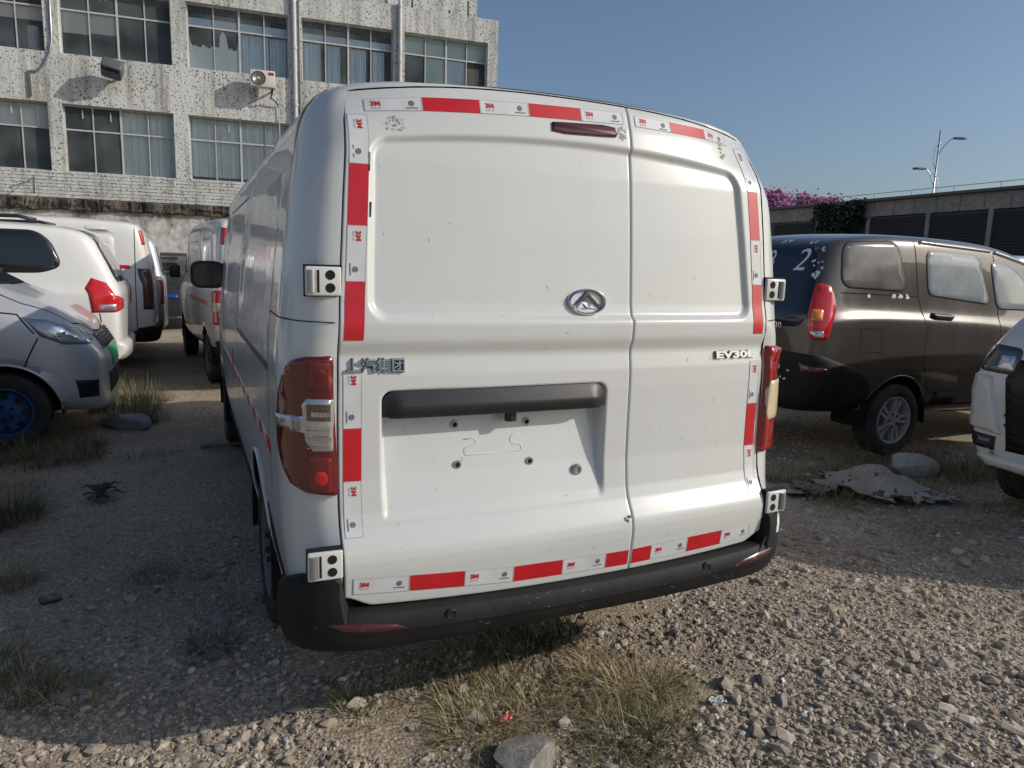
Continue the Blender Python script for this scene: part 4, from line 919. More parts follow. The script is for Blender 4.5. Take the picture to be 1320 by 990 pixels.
del sv3['group']

# ---- white estate car beyond the silver minivan: left rear corner towards us, facing -x
wv = thing('estate_car', 'white estate car with black side window and red rear lamp beyond silver minivan', 'car', (-1.70, 7.13, 0), R(90))
AR3 = [(0.95, 0.30, 0.36), (3.65, 0.30, 0.36)]
st = [(0.0, 0.42, 1.10, 1.56, 0.62, 0.72, 0.50, -0.02, 0.20), (0.06, 0.37, 1.12, 1.66, 0.72, 0.80, 0.58, -0.02, 0.22), (0.25, 0.34, 1.13, 1.72, 0.77, 0.825, 0.63, 0, 0.14), (0.7, 0.32, 1.13, 1.75, 0.79, 0.83, 0.66, 0, 0), (1.6, 0.28, 1.12, 1.76, 0.79, 0.83, 0.67, 0, 0), (2.4, 0.26, 1.10, 1.70, 0.79, 0.83, 0.655, 0, -0.04),
      (2.95, 0.26, 1.06, 1.48, 0.79, 0.825, 0.62, 0, -0.06), (3.35, 0.26, 1.02, 1.20, 0.78, 0.82, 0.6, 0, -0.03), (3.8, 0.27, 0.92, 1.02, 0.75, 0.80, 0.56, 0, -0.03), (4.2, 0.3, 0.80, 0.88, 0.68, 0.72, 0.5, 0, -0.03), (4.3, 0.32, 0.70, 0.76, 0.55, 0.6, 0.4, 0, -0.03)]
wo_, wb_ = cage('body', st, wv, M['white2'], AR3)
four_wheels(wv, AR3, 0.30, 0.825, 0.175, 'spoke', M['alloy'])
P = [(0.50, 1.34), (0.66, 1.28), (1.25, 1.27), (1.25, 1.655), (0.70, 1.655), (0.58, 1.56)]
side_window(wv, wb_, flip([(y, z) for y, z in P]), M['glass'], 'left', rn=1, rim=0.02); side_window(wv, wb_, P, M['glass'], 'right', rn=1, rim=0.02)
for P in ([(1.36, 1.24), (1.36, 1.65), (2.1, 1.62), (2.1, 1.22)], [(2.18, 1.21), (2.18, 1.6), (2.4, 1.56), (2.85, 1.2)]): side_window(wv, wb_, flip(P), M['glass'], 'left', rn=1); side_window(wv, wb_, P, M['glass'], 'right', rn=1)
patch(wb_, [(-0.66, 1.18), (0.66, 1.18), (0.58, 1.63), (-0.58, 1.63)], 'rear', 'rear_window', M['glass'], wv, off=0.006, edge=0.01, d=0.05, roundn=1)
DL = (Vector((0, 0, 0)), Vector((0.75, -0.66, 0)), Vector((0, 0, 1)))
def dlq(y, x=-0.81): return 0.75 * x - 0.66 * y
tlw = patch(wb_, [(dlq(0.27), 0.88), (dlq(0.30), 1.12), (dlq(0.20), 1.23), (dlq(0.09, -0.78), 1.18), (dlq(0.07, -0.75), 1.06), (dlq(-0.0, -0.62), 1.03), (dlq(0.0, -0.62), 0.91), (dlq(0.08, -0.76), 0.88)][::-1], DL, 'tail_light', M['red_bright'], wv, off=0.02, edge=0.02, d=0.03)
patch(bvh_of(tlw), [(dlq(0.22), 0.895), (dlq(0.22), 0.965), (dlq(0.07, -0.76), 0.975), (dlq(0.07, -0.76), 0.905)][::-1], DL, 'clear_chamber', M['clear'], tlw, off=0.003, edge=0.006, d=0.03)
patch(wb_, [(0.60, 0.90), (0.76, 0.88), (0.78, 1.12), (0.66, 1.2)], 'rear', 'tail_light', M['red_bright'], wv, off=0.015, edge=0.02, d=0.04)
patch(wb_, [(-0.70, 0.40), (0.70, 0.40), (0.74, 0.58), (-0.74, 0.58)], 'rear', 'rear_bumper', M['white2'], wv, off=0.05, edge=0.03, d=0.06, roundn=1)
seam(wb_, [(-0.19, 0.88), (-0.17, 0.70), (-0.12, 0.60)], 'left', 'panel_joint', wv, 0.010); seam(wb_, [(-1.30, 1.70), (-1.32, 0.40)], 'left', 'panel_joint', wv, 0.010)
b = MB(); b.box(-0.60, 0.60, -0.02 + 0.14, 0.30, 1.70, 1.735); o = b.build('roof_spoiler', M['white2'], wv); bevel(o, 0.014, 2)
b = MB(); b.tube([(-0.58, 0.7, 1.77), (-0.58, 0.85, 1.80), (-0.58, 2.2, 1.78), (-0.58, 2.35, 1.74)], 0.018, 8); b.build('roof_rail', M['black'], wv, True); b = MB(); b.tube([(0.58, 0.7, 1.77), (0.58, 0.85, 1.80), (0.58, 2.2, 1.78), (0.58, 2.35, 1.74)], 0.018, 8); b.build('roof_rail', M['black'], wv, True)
patch(wb_, [(-0.6, 1.12), (0.6, 1.12), (0.52, 1.6), (-0.52, 1.6)], 'front', 'windscreen', M['glass'], wv, off=0.004, edge=0.01, d=0.08)

# ---- white cargo vans
def cargo(label, loc, rz, side, group=None):
    t = thing('cargo_van', label, 'van', loc, rz, group)
    ar = [(0.95, 0.30, 0.37), (3.75, 0.30, 0.37)]
    st = [(0.0, 0.42, 1.15, 1.74, 0.66, 0.74, 0.58, 0.0, 0.10), (0.05, 0.38, 1.16, 1.86, 0.76, 0.82, 0.66, 0, 0.10), (0.2, 0.36, 1.16, 1.90, 0.80, 0.845, 0.71, 0, 0.04), (0.8, 0.34, 1.16, 1.925, 0.81, 0.85, 0.73, 0, 0), (2.0, 0.30, 1.16, 1.93, 0.81, 0.85, 0.73, 0, 0), (3.0, 0.28, 1.15, 1.92, 0.81, 0.85, 0.72, 0, 0), (3.4, 0.28, 1.14, 1.80, 0.81, 0.85, 0.69, 0, -0.03),
          (3.85, 0.28, 1.10, 1.45, 0.80, 0.84, 0.65, 0, -0.03), (4.25, 0.28, 1.02, 1.15, 0.79, 0.83, 0.62, 0, 0), (4.6, 0.3, 0.90, 0.98, 0.72, 0.78, 0.56, 0, 0), (4.75, 0.32, 0.72, 0.78, 0.6, 0.64, 0.44, 0, 0)]
    o, bv = cage('body', st, t, M['white2'], ar)
    four_wheels(t, ar, 0.30, 0.84, 0.175, 'steel', M['greysteel'])
    sg = -1 if side == 'left' else 1
    for sd_, ax in ((-1, 'left'), (1, 'right')):
        tr = (lambda P: flip(P)) if sd_ < 0 else (lambda P: P)
        p = patch(bv, tr([(0.42, 1.24), (1.25, 1.24), (1.25, 1.72), (0.42, 1.72)]), ax, 'pressed_panel', M['white2'], t, off=0.010, edge=0.02, d=0.06, roundn=2)
        for ln in ([(1.45, 0.4), (1.45, 1.80), (2.75, 1.80), (2.75, 0.4)], [(2.82, 0.4), (2.82, 1.75)], [(0.22, 0.5), (0.20, 1.85)]): seam(bv, [(sd_ * y, z) for y, z in ln], ax, 'panel_joint', t, 0.010)
        patch(bv, tr([(2.95, 1.2), (2.95, 1.7), (3.35, 1.68), (3.75, 1.22)]), ax, 'side_window', M['glass'], t, off=0.004, edge=0.01, d=0.06)
        patch(bv, tr([(1.55, 1.22), (2.65, 1.22), (2.65, 1.68), (1.55, 1.68)]), ax, 'pressed_panel', M['white2'], t, off=0.010, edge=0.02, d=0.08, roundn=2)
        PJ = (Vector((0, 0, 0)), Vector((0.75, -0.66 * -sd_, 0)), Vector((0, 0, 1))); pq = lambda y, x: 0.75 * sd_ * x + sd_ * 0.66 * y
        old = label.endswith('mirror'); z0, z1 = (0.74, 1.12) if old else (0.79, 1.31)
        lq = patch(bv, [(pq(0.03, 0.70), z0), (pq(0.14, 0.83), z0), (pq(0.14, 0.83), z1), (pq(0.03, 0.71), z1)], PJ, 'tail_light', M['red_bright' if old else 'dark_red'], t, off=0.015, edge=0.016, d=0.03)
        if old:
            patch(bvh_of(lq), [(pq(0.05, 0.72), 0.885), (pq(0.13, 0.82), 0.885), (pq(0.13, 0.82), 0.985), (pq(0.05, 0.72), 0.985)], PJ, 'clear_chamber', M['cream_lens'], lq, off=0.004, edge=0.006, d=0.03)
            for k in range(9): patch(bv, tr([(0.5 + 0.22 * k, 0.93), (0.61 + 0.22 * k, 0.93), (0.61 + 0.22 * k, 0.99), (0.5 + 0.22 * k, 0.99)]), ax, 'side_tape', M['tape_r'], t, off=0.003, edge=0.002, d=0.06, sink=0)
        else: patch(bv, tr([(0.26, 1.30), (0.40, 1.30), (0.40, 1.345), (0.26, 1.345)]), ax, 'side_tape', M['tape_r'], t, off=0.003, edge=0.002, d=0.05, sink=0)
        patch(bv, [(pq(0.05, 0.70), 1.60), (pq(0.10, 0.76), 1.60), (pq(0.14, 0.74), 1.78), (pq(0.10, 0.69), 1.78)], PJ, 'high_lamp', M['red_bright'], t, off=0.014, edge=0.006, d=0.03)
        b = MB(); b.box(sd_ * 0.95 - 0.07, sd_ * 0.95 + 0.07, 3.25, 3.33, 1.18, 1.36); m_ = b.build('wing_mirror', M['black'], t); bevel(m_, 0.025, 3)
    patch(bv, [(-0.62, 1.27), (0.62, 1.27), (0.58, 1.72), (-0.58, 1.72)], 'rear', 'pressed_panel', M['white2'], t, off=0.010, edge=0.02, d=0.06, roundn=1)
    seam(bv, [(0.0, 0.52), (0.0, 1.84)], 'rear', 'door_joint', t, 0.012)
    patch(bv, [(-0.78, 0.38), (0.78, 0.38), (0.81, 0.58), (-0.81, 0.58)], 'rear', 'rear_bumper', M['bumper'], t, off=0.05, edge=0.03, d=0.06)
    patch(bv, [(-0.62, 1.26), (0.62, 1.26), (0.55, 1.78), (-0.55, 1.78)], 'front', 'windscreen', M['glass'], t, off=0.004, edge=0.01, d=0.08)
    return t
cv = cargo('white cargo van behind the white estate car, its tall rear lamp in shade', (-1.46, 9.18, 0), R(90), 'left')
cv2 = cargo('white cargo van parked ahead, rear lamp glimpsed beside the big van wing mirror', (0.0, 6.42, 0), R(5.0), 'left')
cv3 = dup(cv, (6.0, 6.3, 0), R(90), 'white van mostly hidden behind the rear of the brown minivan')
sv4 = dup(sv, (-1.36 - 4.02, 11.15, 0), R(-90), 'silver minivan at the far end of the left row, dark hatch window')
sv4.location = (-1.36, 11.15, 0); sv4.rotation_euler = (0, 0, R(90)); del sv4['group']
dv = thing('hatchback', 'dark blue hatchback parked nose out against the grimy building wall', 'car', (-1.35, 18.1, 0), R(180))
AR5 = [(0.75, 0.30, 0.35), (3.2, 0.30, 0.35)]
st = [(0.02, 0.40, 0.98, 1.40, 0.62, 0.70, 0.5, 0, 0.2), (0.1, 0.34, 1.0, 1.52, 0.74, 0.80, 0.58, 0, 0.2), (0.7, 0.3, 1.02, 1.60, 0.78, 0.83, 0.63, 0, 0), (1.7, 0.27, 1.0, 1.60, 0.78, 0.83, 0.63, 0, 0), (2.3, 0.26, 0.98, 1.45, 0.78, 0.83, 0.6, 0, 0), (2.85, 0.26, 0.96, 1.14, 0.77, 0.82, 0.58, 0, 0), (3.4, 0.26, 0.88, 0.98, 0.76, 0.8, 0.56, 0, 0), (3.8, 0.28, 0.72, 0.80, 0.70, 0.74, 0.5, 0, 0), (3.88, 0.3, 0.6, 0.66, 0.55, 0.58, 0.4, 0, 0)]
do, db = cage('body', st, dv, M['navy'], AR5)
four_wheels(dv, AR5, 0.29, 0.82, 0.17, 'steel', M['greysteel'])
patch(db, [(-0.62, 1.08), (0.62, 1.08), (0.55, 1.52), (-0.55, 1.52)], 'front', 'windscreen', M['glass'], dv, off=0.004, edge=0.01, d=0.06)
for s in (-1, 1):
    q = [(s * 0.45, 0.70), (s * 0.68, 0.72), (s * 0.70, 0.82), (s * 0.5, 0.80)]; patch(db, q if s > 0 else q[::-1], 'front', 'headlight', M['lamp_glass'], dv, off=0.008, edge=0.012, d=0.04)
    P = [(0.5, 1.08), (0.55, 1.48), (2.0, 1.5), (2.5, 1.08)]; side_window(dv, db, P if s > 0 else flip(P), M['glass'], 'right' if s > 0 else 'left', rn=1)
patch(db, [(-0.14, 0.66), (0.10, 0.66), (0.10, 0.75), (-0.14, 0.75)], 'front', 'number_plate', M['blue'], dv, off=0.02, edge=0.004, d=0.05)

# ---- white electric van at the right edge: its nose faces -x
ev = thing('electric_van', 'white van nose at right edge with black grille and smoked headlamp', 'van', (7.48, 0.22, 0), R(90))
AR6 = [(0.75, 0.29, 0.35), (3.50, 0.29, 0.36)]
st = [(0.02, 0.40, 1.15, 1.72, 0.62, 0.70, 0.55, 0, 0.05), (0.1, 0.34, 1.15, 1.86, 0.72, 0.76, 0.64, 0, 0.03), (1.0, 0.30, 1.15, 1.90, 0.74, 0.775, 0.67, 0, 0), (2.3, 0.28, 1.15, 1.89, 0.74, 0.775, 0.67, 0, 0), (2.8, 0.28, 1.15, 1.82, 0.74, 0.775, 0.66, 0, 0), (3.3, 0.28, 1.14, 1.55, 0.74, 0.775, 0.65, 0, 0), (3.65, 0.28, 1.12, 1.35, 0.74, 0.775, 0.64, 0, 0), (3.95, 0.28, 1.08, 1.23, 0.735, 0.77, 0.63, 0, 0), (4.09, 0.29, 0.96, 1.13, 0.71, 0.75, 0.61, 0.0, -0.03), (4.14, 0.30, 0.82, 1.02, 0.67, 0.71, 0.58, 0, -0.05)]
eo, eb_ = cage('body', st, ev, M['white'], AR6)
four_wheels(ev, AR6, 0.285, 0.77, 0.165, 'steel', M['greysteel'])
# local +x is the right side of this van; 'front' patches use u = -x
ES = lambda P: [(-x, z) for x, z in P][::-1]
gq = patch(eb_, [(-0.50, 0.42), (0.50, 0.42), (0.56, 0.86), (0.50, 0.98), (-0.50, 0.98), (-0.56, 0.86)], 'front', 'grille', M['gloss_black'], ev, off=0.010, edge=0.015, d=0.05); gqb = bvh_of(gq)
for z in (0.46, 0.52, 0.58, 0.64, 0.70, 0.76): seam(gqb, [(-0.52, z), (0.52, z)], 'front', 'grille_bar', gq, 0.016, 0.008, M['gloss_black'])
DE = (Vector((0, 4.1, 0)), Vector((-0.80, 0.60, 0)).normalized(), Vector((0, 0, 1)))
def de(x, y): return -0.80 * x + 0.60 * (y - 4.1)
for s in (1,):
    hq = patch(eb_, [(-0.74, 0.885), (-0.50, 0.875), (-0.49, 1.045), (-0.70, 1.065)], 'front', 'headlight', M['dark_lamp'], ev, off=0.010, edge=0.014, d=0.03, roundn=1)
    hqb = bvh_of(hq); patch(hqb, [(-0.62, 0.91), (-0.52, 0.905), (-0.52, 1.0), (-0.61, 1.0)], 'front', 'lamp_reflector', M['clear'], hq, off=0.003, edge=0.01, d=0.03)
    patch(eb_, [(0.50, 0.875), (0.74, 0.885), (0.70, 1.065), (0.49, 1.045)], 'front', 'headlight', M['dark_lamp'], ev, off=0.010, edge=0.014, d=0.03, roundn=1)
    tq = patch(eb_, [(-0.80, 0.53), (-0.53, 0.51), (-0.63, 0.865), (-0.74, 0.875)], 'front', 'corner_panel', M['white'], ev, off=0.026, edge=0.02, d=0.03)
    patch(eb_, [(0.53, 0.51), (0.80, 0.53), (0.74, 0.875), (0.63, 0.865)], 'front', 'corner_panel', M['white'], ev, off=0.026, edge=0.02, d=0.03)
    fq = patch(eb_, [(-0.76, 0.41), (-0.56, 0.41), (-0.56, 0.50), (-0.76, 0.51)], 'front', 'fog_light', M['black'], ev, off=0.012, edge=0.012, d=0.03)
    patch(bvh_of(fq), [(-0.68, 0.43), (-0.59, 0.43), (-0.59, 0.485), (-0.68, 0.485)], 'front', 'lamp_reflector', M['dark_lamp'], fq, off=0.004, edge=0.006, d=0.03)
    patch(eb_, [(-0.74, 0.305), (0.74, 0.305), (0.76, 0.385), (-0.76, 0.385)], 'front', 'front_bumper', M['white'], ev, off=0.022, edge=0.02, d=0.05)
patch(eb_, [(-0.58, 1.30), (0.58, 1.30), (0.56, 1.80), (-0.56, 1.80)], 'front', 'windscreen', M['glass'], ev, off=0.004, edge=0.01, d=0.08, roundn=1)
patch(eb_, [(-0.28, 0.60), (0.0, 0.60), (0.0, 0.98), (-0.34, 0.98)], 'front', 'grille_panel', M['white'], ev, off=0.024, edge=0.01, d=0.05)
for P in ([(1.9, 1.2), (1.9, 1.7), (2.7, 1.66), (3.1, 1.22)],): side_window(ev, eb_, P, M['glass'], 'right', rn=1); side_window(ev, eb_, flip(P), M['glass'], 'left', rn=1)

# ============================================================ FACTORY BUILDING BEHIND
def pebble_mat():
    m = simple('pebbledash_wall', (0.5, 0.5, 0.48), 0.9); t, n, l, b = nodes(m)
    v = tex(n, l, 'ShaderNodeTexVoronoi', 13.5); f = ramp(n, l, v.outputs['Distance'], [(0.25, G1(0.95)), (0.34, G1(0))])
    pick = n.new('ShaderNodeSeparateColor'); l.new(v.outputs['Color'], pick.inputs[0]); pk = ramp(n, l, pick.outputs[0], [(0.30, G1(0)), (0.36, G1(1))])
    v2 = tex(n, l, 'ShaderNodeTexVoronoi', 21); f2 = ramp(n, l, v2.outputs['Distance'], [(0.20, G1(0.75)), (0.30, G1(0))])
    sp = mixc(n, l, 1.0, f.outputs['Color'], pk.outputs['Color'], 'MULTIPLY'); sp = mixc(n, l, 1.0, sp, f2.outputs['Color'], 'LIGHTEN')
    wn = tex(n, l, 'ShaderNodeTexNoise', 0.55, Detail=5, Roughness=0.6); wf = ramp(n, l, wn.outputs['Fac'], [(0.36, G1(0.5)), (0.55, G1(1.0))]); sp = mixc(n, l, 1.0, sp, wf.outputs['Color'], 'MULTIPLY')
    a = tex(n, l, 'ShaderNodeTexNoise', 0.7, vec=(1, 1, 0.5), Detail=8, Roughness=0.7); g = ramp(n, l, a.outputs['Fac'], [(0.30, (0.42, 0.42, 0.40)), (0.52, (0.60, 0.61, 0.58)), (0.75, (0.68, 0.69, 0.665))])
    st_ = tex(n, l, 'ShaderNodeTexNoise', 2.4, vec=(1.6, 1, 0.12), Detail=6, Roughness=0.7); g2 = ramp(n, l, st_.outputs['Fac'], [(0.47, G1(1)), (0.70, (0.46, 0.44, 0.40))])
    c = mixc(n, l, 1.0, g.outputs['Color'], g2.outputs['Color'], 'MULTIPLY'); c = mixc(n, l, sp, c, (0.075, 0.075, 0.07))
    l.new(c, b.inputs['Base Color'])
    bp = n.new('ShaderNodeBump'); bp.inputs['Strength'].default_value = 0.5; bp.inputs['Distance'].default_value = 0.012; l.new(v2.outputs['Distance'], bp.inputs['Height']); l.new(bp.outputs['Normal'], b.inputs['Normal'])
    return m
def grime_mat(name, base, dark, lo=0.45, hi=0.62, scale=1.3, bump=0.4):
    m = simple(name, base, 0.9); t, n, l, b = nodes(m)
    a = tex(n, l, 'ShaderNodeTexNoise', scale, vec=(1, 1, 0.6), Detail=10, Roughness=0.75); g = ramp(n, l, a.outputs['Fac'], [(lo, base), (hi, dark)])
    k = tex(n, l, 'ShaderNodeTexNoise', scale * 9, Detail=6); g2 = ramp(n, l, k.outputs['Fac'], [(0.3, G1(0.7)), (0.7, G1(1.1))])
    l.new(mixc(n, l, 1.0, g.outputs['Color'], g2.outputs['Color'], 'MULTIPLY'), b.inputs['Base Color'])
    bp = n.new('ShaderNodeBump'); bp.inputs['Strength'].default_value = bump; bp.inputs['Distance'].default_value = 0.03; l.new(a.outputs['Fac'], bp.inputs['Height']); l.new(bp.outputs['Normal'], b.inputs['Normal'])
    return m
M['pebble'] = pebble_mat()
M['plaster'] = grime_mat('stained_plaster', (0.60, 0.59, 0.55), (0.10, 0.085, 0.07), 0.47, 0.60, 0.75)
M['ledge'] = grime_mat('rotten_ledge', (0.20, 0.17, 0.13), (0.025, 0.02, 0.017), 0.42, 0.58, 2.2, 0.9)
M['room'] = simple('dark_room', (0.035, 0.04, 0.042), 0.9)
M['frame'] = rough_mat('aluminium_frame', (0.42, 0.43, 0.43), (0.56, 0.57, 0.57), 6, 0.45, 0.0, 0.001)
M['pane'] = glass_mat('window_glass', (0.97, 0.985, 0.98), 0.16, 0.12)
def cloth(name, c1, c2): return rough_mat(name, c1, c2, 1.6, 0.95, 0.0, 0.001, vec=(1, 1, 0.3))
M['curtain_teal'] = cloth('pale_teal_curtain', (0.54, 0.60, 0.58), (0.72, 0.78, 0.75)); M['curtain_blue'] = cloth('blue_curtain', (0.34, 0.48, 0.62), (0.62, 0.74, 0.80)); M['blind'] = cloth('beige_blind', (0.50, 0.48, 0.45), (0.60, 0.58, 0.54)); M['film'] = cloth('peeling_film', (0.60, 0.72, 0.69), (0.72, 0.80, 0.77)); M['tealfilm'] = cloth('green_film', (0.34, 0.46, 0.42), (0.46, 0.58, 0.53)); M['boardbrown'] = cloth('brown_board', (0.28, 0.20, 0.14), (0.34, 0.26, 0.18))
bl = thing('factory_building', 'grey pebbledash factory building with rows of metal framed windows behind the vans', 'building', (0, 20, 0), R(-5))
WIN = []                                                      # (u0, u1, z0, z1)
for u0, u1 in ((-12.5, -9.95), (-9.55, -7.0), (-6.64, -4.09), (-3.76, -1.18), (-0.80, 1.78), (2.13, 4.69), (5.02, 7.56)):
    WIN.append((u0, u1, 6.53, 8.18)); WIN.append((u0 - 0.05, u1 - 0.03, 3.62, 5.31))
UB = sorted({-13.0, 7.88} | {w_[0] for w_ in WIN} | {w_[1] for w_ in WIN}); ZB = [3.56, 3.62, 5.31, 6.53, 8.18, 8.86]
b = MB(); DW = 0.24
for i in range(len(UB) - 1):
    for j in range(len(ZB) - 1):
        uc = (UB[i] + UB[i + 1]) / 2; zc = (ZB[j] + ZB[j + 1]) / 2
        if any(a < uc < c and e < zc < f for a, c, e, f in WIN): continue
        b.add([(UB[i], 0, ZB[j]), (UB[i + 1], 0, ZB[j]), (UB[i + 1], 0, ZB[j + 1]), (UB[i], 0, ZB[j + 1])], [(0, 1, 2, 3)])
for a, c, e, f in WIN:                                        # reveals
    for q in ([(a, 0, e), (a, DW, e), (a, DW, f), (a, 0, f)], [(c, 0, f), (c, DW, f), (c, DW, e), (c, 0, e)], [(c, 0, e), (c, DW, e), (a, DW, e), (a, 0, e)], [(a, 0, f), (a, DW, f), (c, DW, f), (c, 0, f)]): b.add(q, [(0, 1, 2, 3)])
b.add([(7.88, 0, 0), (7.88, 14, 0), (7.88, 14, 8.86), (7.88, 0, 8.86)], [(0, 1, 2, 3)]); b.add([(-13, 0, 0), (-13, 14, 0), (-13, 14, 8.86), (-13, 0, 8.86)], [(3, 2, 1, 0)]); b.add([(-13, 14, 0), (7.88, 14, 0), (7.88, 14, 8.86), (-13, 14, 8.86)], [(3, 2, 1, 0)])
b.add([(-13, 0, 8.86), (7.88, 0, 8.86), (7.88, 0.2, 8.86), (-13, 0.2, 8.86)], [(0, 1, 2, 3)]); b.add([(-13, 0.2, 8.3), (7.88, 0.2, 8.3), (7.88, 14, 8.3), (-13, 14, 8.3)], [(0, 1, 2, 3)])
b.build('wall', M['pebble'], bl)
b = MB(); b.box(-13, 7.46, 0.9, 9, 8.2, 11.6); b.build('roof_block', M['pebble'], bl)
b = MB()                                                      # black weeping streaks on the roof block
for u, z0, z1, w_ in ((6.55, 8.9, 9.25, 0.05), (7.15, 8.9, 9.6, 0.06), (5.4, 9.0, 9.8, 0.05), (4.6, 8.95, 9.5, 0.07)): b.box(u, u + w_, 0.893, 0.90, z0, z1)
tag(b.build('water_stain', M['ledge'], bl), kind='stuff')
b = MB(); b.box(-13, 7.88, 0.02, 0.26, 0, 2.66); b.build('lower_wall', M['plaster'], bl)
rg = random.Random(5)
V = []; F = []; us = np.linspace(-13, 7.93, 420); gl_ = np.random.default_rng(4)
def rough_line(n_, amp, w_): return amp * np.convolve(gl_.normal(size=n_ + w_ - 1), np.ones(w_) / w_ ** 0.5, 'valid')
La = [0.12 + rough_line(420, 0.018, 5) + rough_line(420, 0.012, 1) * 0.7 for _ in range(3)]; Lz = [rough_line(420, 0.022, 7) + rough_line(420, 0.008, 1) for _ in range(3)]; Lt = np.minimum(rough_line(420, 0.012, 9), 0.0)
for k, u in enumerate(us):
    V += [(u, 0.03, 2.64 + Lz[0][k]), (u, -La[0][k] * 0.6, 2.66 + Lz[0][k]), (u, -La[1][k] * 0.8, 2.72 + Lz[1][k]), (u, -La[2][k], 2.82 + Lz[2][k] * 0.6), (u, -La[1][k], 2.92 + Lt[k]), (u, 0.03, 2.95 + Lt[k] * 0.3)]
    if k:
        for q in range(5): F.append((6 * k - 6 + q, 6 * k + q, 6 * k + q + 1, 6 * k - 5 + q))
mk('ledge', V, F, M['ledge'], bl, False)
for k in range(7):                                            # lap boards between the ledge and the sills
    z = 2.95 + k * 0.0868; b = MB()
    b.add([(-13, 0.022, z), (7.88, 0.022, z), (7.88, -0.004, z + 0.006), (-13, -0.004, z + 0.006), (-13, -0.002, z + 0.078), (7.88, -0.002, z + 0.078), (7.88, 0.022, z + 0.0868), (-13, 0.022, z + 0.0868)], [(0, 1, 2, 3), (3, 2, 5, 4), (4, 5, 6, 7)]); b.build('tile_course', M['pebble'], bl)
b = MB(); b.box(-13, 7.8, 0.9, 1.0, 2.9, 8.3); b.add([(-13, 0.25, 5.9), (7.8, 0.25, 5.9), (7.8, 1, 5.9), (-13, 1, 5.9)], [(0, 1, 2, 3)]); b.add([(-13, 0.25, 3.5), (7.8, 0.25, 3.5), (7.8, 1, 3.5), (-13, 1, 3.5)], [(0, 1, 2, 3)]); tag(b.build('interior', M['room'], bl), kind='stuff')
def sheet(par, u0, u1, z0, z1, y, mat, waves, name='curtain', ragged=0.0, seed=0):
    rg = random.Random(seed); n_ = 40; V = []; F = []; ph = rg.uniform(0, 6)
    for k in range(n_ + 1):
        u = u0 + (u1 - u0) * k / n_; yy = y + (0.018 * math.sin(waves * 6.28 * k / n_ + ph) + 0.012 * math.sin(waves * 2.7 * 6.28 * k / n_)) * (waves > 0); zb = z0 + (rg.uniform(0, ragged) if ragged else 0)
        V += [(u, yy, zb), (u + (0.015 * math.sin(k * 0.7) if waves else 0), yy, (zb + z1) / 2), (u, yy, z1)]
        if k: F += [(3 * k - 3, 3 * k, 3 * k + 1, 3 * k - 2), (3 * k - 2, 3 * k + 1, 3 * k + 2, 3 * k - 1)]
    return mk(name, V, F, mat, par, True)
def make_window(idx, a, c, e, f, tr, cols, mids):
    b = MB(); y0, y1 = 0.16, 0.215; fw = 0.032
    us = [a + (c - a) * t for t in cols]
    b.box(a, c, y0, y1, f - fw, f); b.box(a, c, y0 - 0.01, y1, e, e + fw); b.box(a, a + fw, y0 + .001, y1 - .001, e, f); b.box(c - fw, c, y0 + .001, y1 - .001, e, f)
    for q, u in enumerate(us[1:-1]): ww = 0.05 if q == mids else 0.026; b.box(u - ww / 2, u + ww / 2, y0 + 0.003, y1 - 0.003, e + fw, f - fw)
    b.box(a + fw, c - fw, y0 + 0.006, y1 - 0.006, tr - 0.02, tr + 0.02)
    fr = b.build('window', M['frame'], bl)
    for k in range(len(us) - 1):
        for z0, z1 in ((e + fw, tr - 0.02), (tr + 0.02, f - fw)):
            bb2 = MB(); tl_ = rg.uniform(-0.004, 0.004); bb2.add([(us[k] + 0.012, 0.186 + tl_, z0), (us[k + 1] - 0.012, 0.186 - tl_, z0), (us[k + 1] - 0.012, 0.188 - tl_, z1), (us[k] + 0.012, 0.188 + tl_, z1)], [(0, 1, 2, 3)]); bb2.build('pane', M['pane'], fr)
    return fr, us
C4 = [0, 0.255, 0.505, 0.755, 1]
k_ = 0
